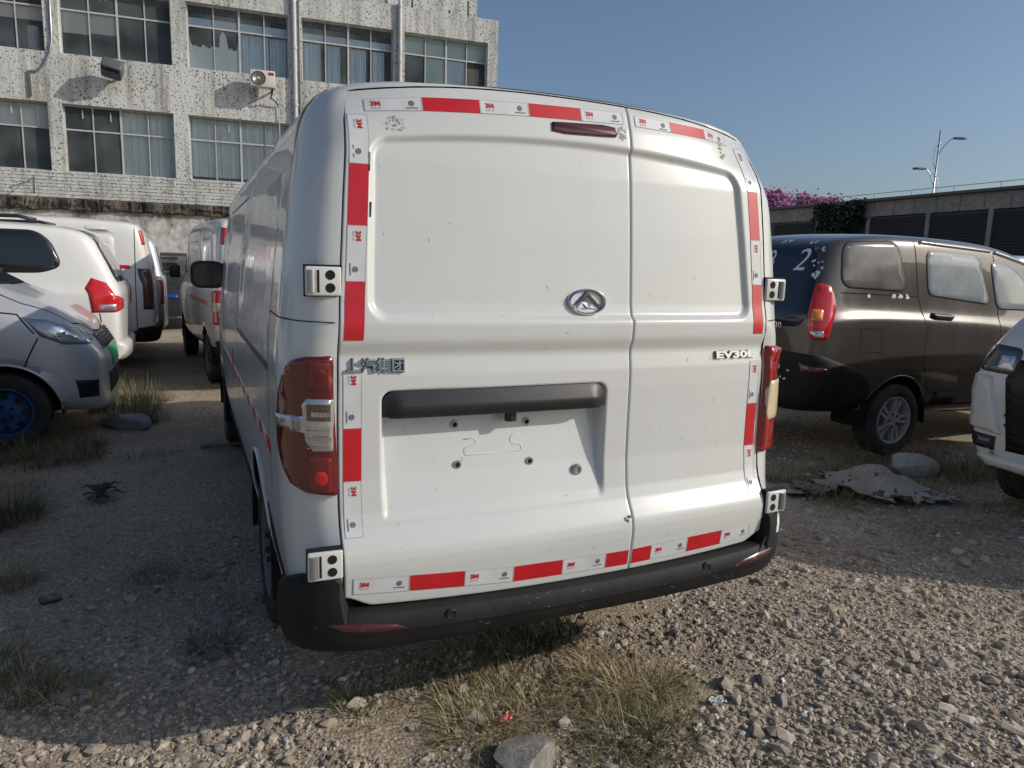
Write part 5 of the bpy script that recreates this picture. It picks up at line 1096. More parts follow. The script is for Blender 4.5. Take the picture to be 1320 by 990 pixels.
for u0, u1, z0, z1 in WIN:
    up = z0 > 6; lay = C4
    fr, us = make_window(k_, u0, u1, z0, z1, (7.63 if up else 4.70), lay, 1); k_ += 1; sd_ = k_ * 3
    w0 = round(u0, 1)
    if up and w0 == -3.8:
        sheet(fr, us[0] + .03, us[1], 7.1, 7.62, 0.26, M['blind'], 0, 'blind'); sheet(fr, us[1], us[2] - .03, 7.15, 7.62, 0.26, M['blind'], 0, 'blind'); sheet(fr, us[1], us[2] - 0.1, 7.95, 8.15, 0.25, M['film'], 0, 'window_film', 0.2, 2)
    elif up and w0 == -6.6: sheet(fr, us[2], us[4] - .03, 7.3, 7.62, 0.26, M['blind'], 0, 'blind')
    elif up and w0 == -0.8:
        for q in (0, 1): sheet(fr, us[q] + .02, us[q + 1] - .02, 6.58, 7.1, 0.225, M['film'], 0, 'window_film', 0.0, sd_ + q)
        V = []; F = []                                        # torn upper edge of the film
        for q in range(41):
            u = us[0] + .02 + (us[2] - us[0] - .04) * q / 40; h = 7.1 + (0.45 * max(0, math.sin(q * 0.42 + 2.6)) ** 0.6 if q > 24 or q < 5 else 0) + rg.uniform(0, 0.10); V += [(u, 0.225, 7.1), (u, 0.225, min(h, 7.6))]
            if q: F.append((2 * q - 2, 2 * q, 2 * q + 1, 2 * q - 1))
        mk('window_film', V, F, M['film'], fr, False)
        sheet(fr, us[2] + .02, us[3] + 0.1, 6.58, 7.6, 0.30, M['curtain_blue'], 3, seed=sd_); sheet(fr, us[3] + .15, us[4] - .02, 6.58, 7.6, 0.32, M['curtain_blue'], 2, seed=sd_ + 1); sheet(fr, us[0] + .02, us[4] - .02, 7.66, 7.86, 0.24, M['curtain_blue'], 0, 'blind')
    elif up and w0 == 2.1:
        for q in range(4): sheet(fr, us[q] + .03, us[q + 1] - (.22 if q % 2 else 0.12), 6.58, 7.6, 0.30, M['curtain_blue'], 2.3, seed=sd_ + q)
        sheet(fr, us[0] + .02, us[4] - .02, 7.66, 7.84, 0.24, M['curtain_blue'], 0, 'blind')
    elif up and w0 == 5.0:
        for q in range(4): sheet(fr, us[q] + .02, us[q + 1] - .02, 7.66, 8.15, 0.24, M['tealfilm'], 0, 'window_film', 0.03, sd_ + q)
        sheet(fr, us[1] + .02, us[2] - .02, 6.58, 7.6, 0.24, M['tealfilm'], 0, 'window_film'); sheet(fr, us[2] + .02, us[3] - .02, 6.6, 7.6, 0.24, M['curtain_blue'], 0, 'blind'); sheet(fr, us[3] + .02, us[4] - .2, 6.6, 7.45, 0.26, M['boardbrown'], 0, 'board')
    elif up: sheet(fr, us[2], us[4] - .03, 6.6, 8.1, 0.30, M['curtain_teal'], 3, seed=sd_)
    elif w0 == -3.8:
        for q in (2, 3): sheet(fr, us[q] + .02, us[q + 1] - .02, 3.66, 5.28, 0.28, M['curtain_teal'], 3, seed=sd_ + q)
    elif w0 < -3.9: sheet(fr, us[0] + .02, us[4] - .02, 4.72, 5.28, 0.28, M['curtain_teal'], 6, seed=sd_)
    else:
        for q in range(4): sheet(fr, us[q] + .02, us[q + 1] - .02, 3.74, 5.28, 0.28, M['curtain_teal'], 3, seed=sd_ + q)
    b = MB()                                                  # pale drips hanging over the lintel
    for q in range(4):
        if rg.random() < 0.7 and not up: u = us[q] + 0.35 + rg.uniform(-.1, .1); L = rg.uniform(0.2, 0.5); b.box(u - 0.012, u + 0.012, 0.148, 0.156, z1 - 0.1 - L, z1 - 0.1)
    if b.V: tag(b.build('lime_drip', M['blind'], fr), kind='stuff')
# downpipes
def pipe(u, z0, z1, r, name='drain_pipe', bends=None):
    b = MB(); b.cyl((u, -0.07, z0), (u, -0.07, z1), r, 14)
    for z in np.arange(z0 + 0.6, z1, 1.5): b.cyl((u, -0.07, z), (u, -0.07, z + 0.06), r * 1.25, 14); b.box(u - r * 1.5, u + r * 1.5, -0.07, 0.01, z + 0.01, z + 0.05)
    tag(b.build(name, M['frame'], bl, True, 40)); 
pipe(1.93, 2.2, 9.3, 0.062); pipe(4.87, 2.2, 9.2, 0.055)
b = MB(); b.tube([(2.06, -0.02, 8.6), (2.06, -0.02, 5.2), (2.07, -0.02, 3.0)], 0.018, 6); b.build('cable', M['print_k'], bl)
b = MB(); b.tube([(-3.90, -0.03, 8.8), (-3.92, -0.03, 6.85), (-3.98, -0.03, 6.5), (-4.12, -0.03, 6.2), (-4.30, -0.03, 6.02), (-4.46, -0.03, 6.02), (-4.46, -0.03, 5.4)], 0.028, 8); b.build('cable', M['dullmetal'], bl, True)
b = MB(); b.tube([(-5.0, -0.02, 3.05), (-5.0, -0.35, 3.12), (-4.55, -0.35, 3.30), (-4.52, -0.02, 3.45), (-4.52, -0.02, 3.05)], 0.014, 6); b.build('wall_bracket', M['dullmetal'], bl)
# air conditioner outdoor unit
ac = thing('air_conditioner', 'white outdoor air conditioner unit with round fan grille on the wall', 'air conditioner', bl.matrix_basis @ Vector((1.07, -0.36, 6.12)), R(-5))
b = MB(); b.box(-0.32, 0.32, -0.14, 0.14, 0, 0.43); o = b.build('casing', paint('casing_white', (0.62, 0.61, 0.57), 0.5, coat=0, dirt=0.4), ac); bevel(o, 0.015, 2)
b = MB(); b.lathe([(0.185, 0.0), (0.185, 0.012), (0.165, 0.014), (0.16, 0.002), (0.0, 0.002)], Matrix.Translation((-0.10, -0.14, 0.215)) @ Matrix.Rotation(R(90), 4, 'X'), 28)
for r_ in (0.06, 0.09, 0.12, 0.145): b.lathe([(r_ - 0.004, 0.008), (r_ + 0.004, 0.012)], Matrix.Translation((-0.10, -0.14, 0.215)) @ Matrix.Rotation(R(90), 4, 'X'), 28, i=1)
b.cyl((-0.10, -0.15, 0.215), (-0.10, -0.165, 0.215), 0.036, 16, i=2); b.build('fan_grille', [simple('grille_brown', (0.13, 0.11, 0.09), 0.7), M['dullmetal'], simple('hub_white', (0.6, 0.58, 0.54), 0.5)], ac)
b = MB(); b.box(0.15, 0.29, -0.146, -0.138, 0.31, 0.385); b.build('badge', M['print_r'], ac)
b = MB(); [b.box(x - 0.02, x + 0.02, -0.12, 0.36, -0.045, -0.003) for x in (-0.22, 0.22)]; b.build('bracket', M['greysteel'], ac)
b = MB(); b.tube([(0.26, 0.0, 0.06), (0.24, 0.05, -0.12), (0.20, 0.18, -0.2), (0.34, 0.24, -0.28), (0.40, 0.30, -0.36)], 0.022, 8); b.tube([(0.42, 0.31, -0.36), (0.42, 0.32, -1.5)], 0.012, 6, 1); b.build('refrigerant_pipe', [M['black'], M['frame']], ac)
# floodlight
fl = thing('floodlight', 'dark grey floodlight box tilted out from the wall between two window rows', 'floodlight', bl.matrix_basis @ Vector((-2.54, -0.42, 6.18)), R(-5))
b = MB(); q = Matrix.Rotation(R(12), 4, 'Y') @ Matrix.Rotation(R(-35), 4, 'X'); b.box(-0.24, 0.24, -0.20, 0.20, -0.16, 0.18, mat=q); o = b.build('housing', simple('floodlight_grey', (0.10, 0.10, 0.11), 0.5), fl); bevel(o, 0.05, 3)
b = MB(); b.box(-0.2, 0.2, -0.16, 0.16, -0.175, -0.155, mat=q); b.build('lens', M['glass'], fl); b = MB(); b.cyl((0, 0.1, -0.1), (0.1, 0.42, -0.14), 0.03, 8); b.build('bracket', M['greysteel'], fl)
tf = thing('tower_fan', 'pale cylindrical tower fan standing behind the leftmost upper window', 'fan', bl.matrix_basis @ Vector((-4.42, 0.5, 6.0)), R(-5))
b = MB(); b.cyl((0, 0, 0.0), (0, 0, 1.2), 0.135, 20); b.build('column', M['blind'], tf, True, 40)
b = MB(); [b.lathe([(0.138, z), (0.142, z + 0.012), (0.138, z + 0.024)], Matrix.Identity(4), 20) for z in np.arange(0.62, 1.0, 0.07)]; b.build('grille', M['dullmetal'], tf)
# post at the far left of the picture
b = MB(); b.box(-0.10, 0.10, -0.1, 0.1, 0, 5.9); o = b.build('wooden_post', rough_mat('post_wood', (0.16, 0.11, 0.07), (0.3, 0.22, 0.15), 5, vec=(1, 1, 0.1)), None); o.location = (-5.30, 19.4, 0); tag(o, 'weathered brown post in front of the building at the left edge', 'post')

# ============================================================ LOUVRED BUILDING ON THE RIGHT, LOW SHED, STREET LAMP, TREES
lb = thing('louvred_building', 'long low concrete building with dark louvred panels behind the brown minivan', 'building', (22, 11, 0), R(90))
# local x runs along world +y, local y points to world -x
conc = grime_mat('concrete_panel', (0.34, 0.33, 0.31), (0.22, 0.21, 0.19), 0.4, 0.7, 0.8, 0.2)
dgrey = simple('dark_louvre', (0.035, 0.036, 0.042), 0.6)
b = MB(); b.box(-14, 12.5, -9, -0.08, 0, 3.70); b.build('wall', simple('wall_dark', (0.10, 0.10, 0.10), 0.9), lb)
k = 0; x = -14.0
while x < 8.0:
    b = MB(); b.box(x + 0.008, x + 0.79, -0.08, 0.0, 3.74 + 0.0, 4.26); b.build('concrete_slab', conc, lb); x += 0.80
for x in (8.0, 8.8, 9.6, 10.4, 11.2): b = MB(); b.box(x + 0.008, x + 0.79, -0.08, 0.0, 3.74, 4.26); b.build('concrete_slab', conc, lb)
b = MB(); b.box(-14, 12.6, -9.2, 0.25, 4.27, 4.36); b.build('roof', simple('roof_edge', (0.10, 0.10, 0.10), 0.7), lb)
b = MB(); [b.cyl((x, 0.1, 4.36), (x, 0.1, 4.56), 0.012, 6) for x in np.arange(-13.5, 12.5, 1.5)]; b.tube([(-13.9, 0.1, 4.54), (12.5, 0.1, 4.54)], 0.012, 6); b.build('railing', M['dullmetal'], lb)
px = [-13.9, -11.2, -8.6, -5.9, -3.2, -0.62, 1.75, 3.85, 6.2, 8.6, 11.0]
for a, c in zip(px[:-1], px[1:]):
    b = MB(); b.box(a - 0.07, a + 0.07, -0.06, 0.03, 0, 3.735); b.build('pillar', conc, lb)
    lv = None; b = MB(); b.box(a + 0.072, c - 0.072, -0.075, -0.06, 0.2, 3.66); lv = b.build('louvre_panel', dgrey, lb)
    for z in np.arange(1.5, 3.62, 0.095):
        b = MB(); b.add([(a + 0.08, -0.055, z + 0.07), (c - 0.08, -0.055, z + 0.07), (c - 0.08, -0.012, z), (a + 0.08, -0.012, z), (c - 0.08, -0.018, z - 0.008), (a + 0.08, -0.018, z - 0.008)], [(0, 3, 2, 1), (3, 5, 4, 2)]); b.build('slat', dgrey, lv)
sh = thing('shed', 'low pale shed with flat dark roof beneath the pink tree', 'shed', (26.2, 24.6, 0), R(-25))
b = MB(); b.box(-2.4, 1.3, -0.1, 3, 0, 3.95); b.build('wall', grime_mat('shed_wall', (0.42, 0.42, 0.38), (0.3, 0.3, 0.27), 0.4, 0.7), sh)
for x in np.arange(-2.35, 1.3, 0.62): b = MB(); b.box(x, x + 0.57, -0.15, -0.1, 3.2, 3.92); b.build('panel', conc if int(x * 10) % 2 else M['plaster'], sh)
b = MB(); b.box(-2.6, 1.6, -0.4, 3.2, 3.96, 4.06); b.build('roof', simple('shed_roof', (0.12, 0.12, 0.12), 0.7), sh)
sl = thing('street_lamp', 'tall grey double armed street lamp beyond the louvred building', 'street lamp', (32.7, 22.5, 0), R(0))
b = MB(); b.cyl((0, 0, 0), (0.06, 0, 8.75), 0.05, 12, 0.032); b.build('pole', M['dullmetal'], sl, True)
def arm(z, d, L, name='arm'):
    dx, dy = (0.93 * d, -0.35 * d); b = MB(); P = [(0.05 + dx * t * L, dy * t * L, z - 0.75 + 0.75 * math.sin(t * 1.57) + 0.1 * t) for t in np.linspace(0, 1, 9)]
    b.tube(P, 0.025, 6); b.tube([(0.05, 0, z - 1.5), (0.05 - dx * 0.2, -dy * 0.2, z - 1.0), (0.05 - dx * 0.18, -dy * 0.18, z - 0.4), (0.05 + dx * 0.15, 0, z - 0.1)], 0.018, 6); o = b.build('arm', M['dullmetal'], sl, True)
    e = P[-1]; b = MB(); q = Matrix.Translation(e) @ Matrix.Rotation(math.atan2(dy, dx), 4, 'Z'); b.prism([(0, -0.07), (0.45, -0.11), (0.62, -0.06), (0.62, 0.06), (0.45, 0.11), (0, 0.07)], -0.04, 0.05, q); b.build('lamp_head', simple('lamp_dark', (0.09, 0.09, 0.10), 0.5), o)
arm(8.3, 1, 0.75); arm(6.8, -1, 0.55)

# ---- leaf clouds
def leaf_mesh(name, pts, size, mat, parent, seed, flatness=0.5):
    rg2 = np.random.default_rng(seed); n_ = len(pts); pts = np.asarray(pts, float)
    a = rg2.normal(size=(n_, 3)); a[:, 2] *= flatness; a /= np.linalg.norm(a, axis=1)[:, None]; c = np.cross(a, rg2.normal(size=(n_, 3))); c /= np.linalg.norm(c, axis=1)[:, None]
    s = size * rg2.uniform(0.5, 1.3, n_)[:, None]
    V = np.stack([pts - a * s, pts + c * s * 0.5, pts + a * s, pts - c * s * 0.5], 1).reshape(-1, 3); F = np.arange(4 * n_).reshape(-1, 4)
    o = mk(name, V, F.tolist(), mat, parent, False)
    at = o.data.attributes.new('tint', 'FLOAT', 'POINT'); at.data.foreach_set('value', np.repeat(rg2.uniform(0, 1, n_), 4)); return o
M['blossom'] = attr_mat('pink_blossom', [(0.0, (0.28, 0.08, 0.18)), (0.5, (0.58, 0.20, 0.40)), (1.0, (0.72, 0.36, 0.56))], 0.8, 1)
M['leaf'] = attr_mat('dark_leaves', [(0.0, (0.012, 0.022, 0.010)), (0.6, (0.03, 0.05, 0.02)), (1.0, (0.07, 0.09, 0.035))], 0.6, 1)
M['bark'] = rough_mat('bark', (0.06, 0.05, 0.04), (0.14, 0.12, 0.1), 9, vec=(1, 1, 0.3))
def tree(label, loc, H, spread, nl, mat, seed, lean=(0, 0), size=0.10, name='flowering_tree', nb=14):
    rg2 = random.Random(seed); t = thing(name, label, 'tree', loc); b = MB(); tips = []
    b.cyl((0, 0, 0), (0.05, 0, H * 0.42), 0.17, 10, 0.12)
    def branch(p, d, L, r, lev):
        e = p + d * L; b.cyl(p, e, r, 6, r * 0.6); tips.append((e, L))
        if lev > 0:
            for _ in range(3): branch(e, (d + Vector((rg2.gauss(0, 0.55), rg2.gauss(0, 0.55), rg2.gauss(0.12, 0.3)))).normalized(), L * 0.68, r * 0.6, lev - 1)
    for k in range(nb // 2): branch(Vector((0.05, 0, H * (0.36 + 0.06 * rg2.random()))), Vector((math.cos(k * 2.4) * spread, math.sin(k * 2.4) * spread, 1.0)).normalized(), H * 0.23, 0.08, 3)
    b.build('trunk', M['bark'], t, True); pts = []
    while len(pts) < nl:
        e, L = rg2.choice(tips); s = 0.13 + L * 0.20; pts.append(e + Vector((rg2.gauss(0, s), rg2.gauss(0, s), rg2.gauss(0, s * 0.6))))
    leaf_mesh('crown', [p[:] for p in pts], size, mat, t, seed); return t
tree('pink flowering tree rising behind the low shed and louvred building', (26.5, 25.6, 0), 6.3, 1.0, 16000, M['blossom'], 4, size=0.095)
pts = []; rg3 = random.Random(9)
for _ in range(7000):
    u = rg3.random() ** 0.8; y = 19.5 - 2.0 * u + rg3.gauss(0, 0.12); zt = 4.26 + 0.1 * math.sin(y * 3) ; zb = 0.6 + 3.1 * max(0, (u - 0.25) / 0.75) ** 0.5
    z = zt - (zt - zb) * rg3.random() ** 1.2; pts.append((21.9 + rg3.gauss(-0.1, 0.16), y, z + rg3.gauss(0, 0.05)))
vi = thing('climbing_vine', 'dark green climbing vine spilling over the corner of the louvred building', 'vine', (21.9, 18, 0)); b = MB(); [b.tube([(0, y - 18, 0), (-0.03, y - 18 + 0.3, 2), (0.0, y - 18 + 0.1, 4.2)], 0.03, 6) for y in (18.0, 18.8, 19.5)]; b.build('stem', M['bark'], vi)
leaf_mesh('foliage', [(x - 21.9, y - 18, z) for x, y, z in pts], 0.085, M['leaf'], vi, 3)

# ============================================================ GROUND, GRAVEL, GRASS, DEBRIS
def vnoise(x, y, s, seed):                                     # smooth value noise on arrays
    rr = np.random.default_rng(seed).uniform(-1, 1, (256, 256)); x = x / s + 500; y = y / s + 500
    xi = np.floor(x).astype(int); yi = np.floor(y).astype(int); fx = x - xi; fy = y - yi; fx = fx * fx * (3 - 2 * fx); fy = fy * fy * (3 - 2 * fy)
    g = lambda a, b: rr[a % 256, b % 256]
    return (g(xi, yi) * (1 - fx) + g(xi + 1, yi) * fx) * (1 - fy) + (g(xi, yi + 1) * (1 - fx) + g(xi + 1, yi + 1) * fx) * fy
def ground_h(x, y):
    x = np.asarray(x, float); y = np.asarray(y, float)
    near = np.exp(-((x / 9) ** 2 + ((y - 2) / 9) ** 2))
    h = (0.022 * vnoise(x, y, 1.1, 1) + 0.012 * vnoise(x, y, 0.35, 2) + 0.005 * vnoise(x, y, 0.12, 3) + 0.0025 * vnoise(x, y, 0.045, 4)) * near
    h = h - 0.022 * np.exp(-((x + 0.78) / 0.16) ** 2) * sstep(0.2, -0.8, y) * 0.7 - 0.018 * np.exp(-((x + 1.55 + 0.05 * np.sin(y)) / 0.22) ** 2) * sstep(0.8, 2.5, y) * near
    return h - 0.006
def axis(lo, hi, d, far):
    a = list(np.arange(lo, hi, d)); st_ = d; x = hi
    while x < far: a.append(x); st_ *= 1.25; x += st_
    x = lo - d; st_ = d; pre = []
    while x > -far: pre.append(x); st_ *= 1.25; x -= st_
    return np.array(pre[::-1] + a)
gx = axis(-3.6, 5.2, 0.027, 600); gy = axis(-1.4, 8.0, 0.027, 600)
GX, GY = np.meshgrid(gx, gy); GZ = ground_h(GX, GY); nx_, ny_ = len(gx), len(gy)
me = bpy.data.meshes.new('ground'); nv = nx_ * ny_; me.vertices.add(nv); me.vertices.foreach_set('co', np.stack([GX, GY, GZ], -1).reshape(-1).astype(np.float32))
ii = (np.arange(ny_ - 1)[:, None] * nx_ + np.arange(nx_ - 1)[None]).reshape(-1); q = np.stack([ii, ii + 1, ii + nx_ + 1, ii + nx_], 1)
me.loops.add(q.size); me.loops.foreach_set('vertex_index', q.reshape(-1).astype(np.int32)); me.polygons.add(len(q)); me.polygons.foreach_set('loop_start', np.arange(0, q.size, 4).astype(np.int32)); me.polygons.foreach_set('loop_total', np.full(len(q), 4, np.int32))
me.polygons.foreach_set('use_smooth', np.ones(len(q), bool)); me.update(); me.validate()
def ground_mat():
    m = simple('gravel_dirt', (0.3, 0.26, 0.2), 0.95); t, n, l, b = nodes(m)
    a = tex(n, l, 'ShaderNodeTexNoise', 0.9, Detail=8, Roughness=0.6); base = ramp(n, l, a.outputs['Fac'], [(0.35, (0.33, 0.26, 0.185)), (0.55, (0.44, 0.355, 0.26)), (0.72, (0.50, 0.415, 0.315))])
    g = tex(n, l, 'ShaderNodeTexNoise', 55, Detail=8, Roughness=0.75); gr_ = ramp(n, l, g.outputs['Fac'], [(0.30, G1(0.50)), (0.5, G1(0.95)), (0.70, G1(1.35))])
    c = mixc(n, l, 1.0, base.outputs['Color'], gr_.outputs['Color'], 'MULTIPLY')
    v = tex(n, l, 'ShaderNodeTexVoronoi', 85); pk = n.new('ShaderNodeSeparateColor'); l.new(v.outputs['Color'], pk.inputs[0]); vr = ramp(n, l, pk.outputs[0], [(0.0, G1(0.6)), (0.6, G1(1.0)), (0.95, G1(1.5))])
    c = mixc(n, l, 0.7, c, mixc(n, l, 1.0, c, vr.outputs['Color'], 'MULTIPLY')); l.new(c, b.inputs['Base Color'])
    ad = n.new('ShaderNodeMath'); ad.operation = 'ADD'; l.new(g.outputs['Fac'], ad.inputs[0]); iv = n.new('ShaderNodeMath'); iv.operation = 'MULTIPLY'; iv.inputs[1].default_value = -0.7; l.new(v.outputs['Distance'], iv.inputs[0]); l.new(iv.outputs[0], ad.inputs[1])
    bp = n.new('ShaderNodeBump'); bp.inputs['Strength'].default_value = 0.8; bp.inputs['Distance'].default_value = 0.010; l.new(ad.outputs[0], bp.inputs['Height']); l.new(bp.outputs['Normal'], b.inputs['Normal'])
    return m
me.materials.append(ground_mat()); go = bpy.data.objects.new('ground', me); col.objects.link(go); go['kind'] = 'structure'

# --- loose stones
PHI = (1 + 5 ** 0.5) / 2
ICO = np.array([(-1, PHI, 0), (1, PHI, 0), (-1, -PHI, 0), (1, -PHI, 0), (0, -1, PHI), (0, 1, PHI), (0, -1, -PHI), (0, 1, -PHI), (PHI, 0, -1), (PHI, 0, 1), (-PHI, 0, -1), (-PHI, 0, 1)]) / math.hypot(1, PHI)
ICOF = np.array([(0, 11, 5), (0, 5, 1), (0, 1, 7), (0, 7, 10), (0, 10, 11), (1, 5, 9), (5, 11, 4), (11, 10, 2), (10, 7, 6), (7, 1, 8), (3, 9, 4), (3, 4, 2), (3, 2, 6), (3, 6, 8), (3, 8, 9), (4, 9, 5), (2, 4, 11), (6, 2, 10), (8, 6, 7), (9, 8, 1)])
OCT = np.array([(1, 0, 0), (-1, 0, 0), (0, 1, 0), (0, -1, 0), (0, 0, 1), (0, 0, -1)], float); OCTF = np.array([(0, 2, 4), (2, 1, 4), (1, 3, 4), (3, 0, 4), (2, 0, 5), (1, 2, 5), (3, 1, 5), (0, 3, 5)])
def gravel_density(x, y):
    d = 0.75 + 0.5 * vnoise(x, y, 0.8, 21) + 0.35 * vnoise(x, y, 0.25, 22)
    path = sstep(1.5, 2.2, y + 0.25 * vnoise(x, y, 0.5, 23)) * sstep(0.0, -0.7, x) ; d = d * (1 - 0.95 * path)            # trodden dirt left of the van
    sand = np.minimum(1, 1.5 * np.exp(-(((x + 0.54) / 0.20) ** 2 + ((y - 0.14) / 0.17) ** 2))); d = d * (1 - 0.97 * sand)
    d = d * (1 - 0.5 * sstep(-0.7, -1.0, x) * sstep(0.4, 1.1, y + 0.3 * vnoise(x, y, 0.4, 24)))
    far = sstep(1.6, 3.0, y) * sstep(0.5, 1.2, x); d = d * (1 - 0.65 * far)
    under = ((np.abs(x) < 0.8) & (y > 0.5) & (y < 5)); d = np.where(under, d * 0.12, d)
    wheel_lane = np.exp(-((x + 1.5) / 0.35) ** 2) * sstep(1.2, 2.0, y); d = d * (1 - 0.6 * wheel_lane)
    return np.clip(d, 0, 1.3)
def scatter(n, r0, r1, base, faces, name, xr, yr, power, mat, seed, sink=0.35):
    g = np.random.default_rng(seed); m = n * 4
    # more of them towards the viewer, where they can be told apart
    cx, cy = -1.106, -1.825; ang = g.uniform(R(-15), R(64), m); dist = 1.45 + (g.uniform(0, 1, m) ** power) * 7.5
    x = cx + np.sin(ang) * dist; y = cy + np.cos(ang) * dist
    k = (g.uniform(0, 1.0, m) < gravel_density(x, y)) & (x > xr[0]) & (x < xr[1]) & (y > yr[0]) & (y < yr[1]); x, y = x[k][:n], y[k][:n]; n = len(x)
    r = r0 * (r1 / r0) ** (g.uniform(0, 1, n) ** 1.8); V = base[None] * g.uniform(0.62, 1.2, (n, len(base), 1)); V = V * (r[:, None, None] * np.stack([g.uniform(0.8, 1.35, n), g.uniform(0.7, 1.1, n), g.uniform(0.42, 0.8, n)], -1)[:, None])
    a = g.uniform(0, 2 * math.pi, n); t = g.normal(0, 0.35, n); ca, sa = np.cos(a)[:, None], np.sin(a)[:, None]; ct, st_ = np.cos(t)[:, None], np.sin(t)[:, None]
    X, Y, Z = V[..., 0], V[..., 1], V[..., 2]; Y, Z = Y * ct - Z * st_, Y * st_ + Z * ct; X, Y = X * ca - Y * sa, X * sa + Y * ca
    zz = ground_h(x, y) + r * (0.5 - sink); P = np.stack([X + x[:, None], Y + y[:, None], Z + zz[:, None]], -1).reshape(-1, 3)
    F = (faces[None] + (np.arange(n) * len(base))[:, None, None]).reshape(-1, 3)
    me = bpy.data.meshes.new(name); me.vertices.add(len(P)); me.vertices.foreach_set('co', P.reshape(-1).astype(np.float32)); me.loops.add(F.size); me.loops.foreach_set('vertex_index', F.reshape(-1).astype(np.int32)); me.polygons.add(len(F))
    me.polygons.foreach_set('loop_start', np.arange(0, F.size, 3).astype(np.int32)); me.polygons.foreach_set('loop_total', np.full(len(F), 3, np.int32)); me.polygons.foreach_set('use_smooth', np.zeros(len(F), bool))
    at = me.attributes.new('tint', 'FLOAT', 'POINT'); at.data.foreach_set('value', np.repeat(np.clip(g.normal(0.48, 0.22, n), 0, 1), len(base)).astype(np.float32)); me.materials.append(mat); me.update()
    o = bpy.data.objects.new(name, me); col.objects.link(o); o['kind'] = 'stuff'; return o
M['stone'] = attr_mat('gravel_stone', [(0.0, (0.16, 0.135, 0.11)), (0.35, (0.31, 0.255, 0.195)), (0.6, (0.44, 0.37, 0.285)), (0.85, (0.53, 0.465, 0.375)), (1.0, (0.70, 0.68, 0.62))], 0.9)
XR, YR = (-3.4, 5.2), (-1.3, 7.0)
scatter(95000, 0.0028, 0.0090, OCT, OCTF, 'fine_gravel', XR, YR, 1.15, M['stone'], 31)
scatter(17000, 0.0080, 0.0185, ICO, ICOF, 'gravel', XR, YR, 1.2, M['stone'], 32)
scatter(1000, 0.017, 0.038, ICO, ICOF, 'coarse_gravel', XR, YR, 1.25, M['stone'], 33)

# --- grass
def blades(name, tufts, mat, seed, parent=None, tone=(0.5, 0.25), origin=(0, 0, 0)):
    """tufts: (x, y, radius, count, height, spread)"""
    g = np.random.default_rng(seed); VV = []; TT = []
    for (x, y, rad, n, h, sp) in tufts:
        a = g.uniform(0, 2 * math.pi, n); rr = rad * np.sqrt(g.uniform(0, 1, n)); bx = x + np.cos(a) * rr; by = y + np.sin(a) * rr
        a2 = a + g.normal(0, 0.7, n); L = h * g.uniform(0.45, 1.25, n); lean = np.clip(g.normal(sp, 0.3, n), 0.05, 1.5); w_ = g.uniform(0.0009, 0.0025, n) * (0.7 + h * 2)
        dx, dy = np.cos(a2), np.sin(a2); px, py = -dy, dx; zb = ground_h(bx, by) - 0.004
        for k, t in enumerate((0.0, 0.4, 0.75, 1.0)):
            out = L * (t * np.sin(lean) * (0.6 + 0.6 * t)); up = L * (t * np.cos(lean * (0.55 + 0.6 * t))); ww = w_ * (1 - t) ** 0.6
            if k < 3:
                for s in (-1, 1): VV.append(np.stack([bx + dx * out + s * px * ww, by + dy * out + s * py * ww, zb + up], -1))
            else: VV.append(np.stack([bx + dx * out, by + dy * out, zb + up], -1))
        TT.append(np.clip(g.normal(tone[0], tone[1], n), 0, 1))
    V = []; F = []; T = []; off = 0; q = 0
    for ti, (x, y, rad, n, h, sp) in enumerate(tufts):
        L7 = VV[q:q + 7]; q += 7; V.append(np.stack(L7, 1).reshape(-1, 3)); b0 = off + np.arange(n)[:, None] * 7
        for f in ((0, 1, 3), (0, 3, 2), (2, 3, 5), (2, 5, 4), (4, 5, 6)): F.append(b0 + np.array(f)[None])
        T.append(np.repeat(TT[ti], 7)); off += n * 7
    V = np.concatenate(V) - np.array(origin)[None]; F = np.concatenate(F); T = np.concatenate(T)
    me = bpy.data.meshes.new(name); me.vertices.add(len(V)); me.vertices.foreach_set('co', V.reshape(-1).astype(np.float32)); me.loops.add(F.size); me.loops.foreach_set('vertex_index', F.reshape(-1).astype(np.int32)); me.polygons.add(len(F))
    me.polygons.foreach_set('loop_start', np.arange(0, F.size, 3).astype(np.int32)); me.polygons.foreach_set('loop_total', np.full(len(F), 3, np.int32))
    at = me.attributes.new('tint', 'FLOAT', 'POINT'); at.data.foreach_set('value', T.astype(np.float32)); me.materials.append(mat); me.update()
    o = bpy.data.objects.new(name, me); col.objects.link(o); o.location = origin; return o
M['grass'] = attr_mat('yard_grass', [(0.0, (0.045, 0.058, 0.022)), (0.4, (0.105, 0.11, 0.045)), (0.65, (0.24, 0.20, 0.10)), (1.0, (0.42, 0.34, 0.19))], 0.7, 1)
def tuft(label, tufts, seed, tone, cat='grass tuft', name='grass_tuft'):
    o = blades(name, tufts, M['grass'], seed, tone=tone, origin=(tufts[0][0], tufts[0][1], 0)); tag(o, label, cat); return o
tuft('large green grass tuft in the sun right of the pale rock', [(0.10, -0.14, 0.11, 300, 0.135, 1.1), (0.20, -0.20, 0.10, 190, 0.12, 1.15), (0.02, -0.22, 0.10, 140, 0.10, 1.25)], 41, (0.50, 0.24))
tuft('mixed dry and green grass mat behind the pale rock', [(-0.26, 0.12, 0.19, 520, 0.11, 1.2), (-0.12, 0.18, 0.15, 240, 0.10, 1.15), (-0.33, 0.0, 0.14, 220, 0.10, 1.25), (-0.10, 0.02, 0.14, 190, 0.09, 1.25)], 42, (0.72, 0.22))
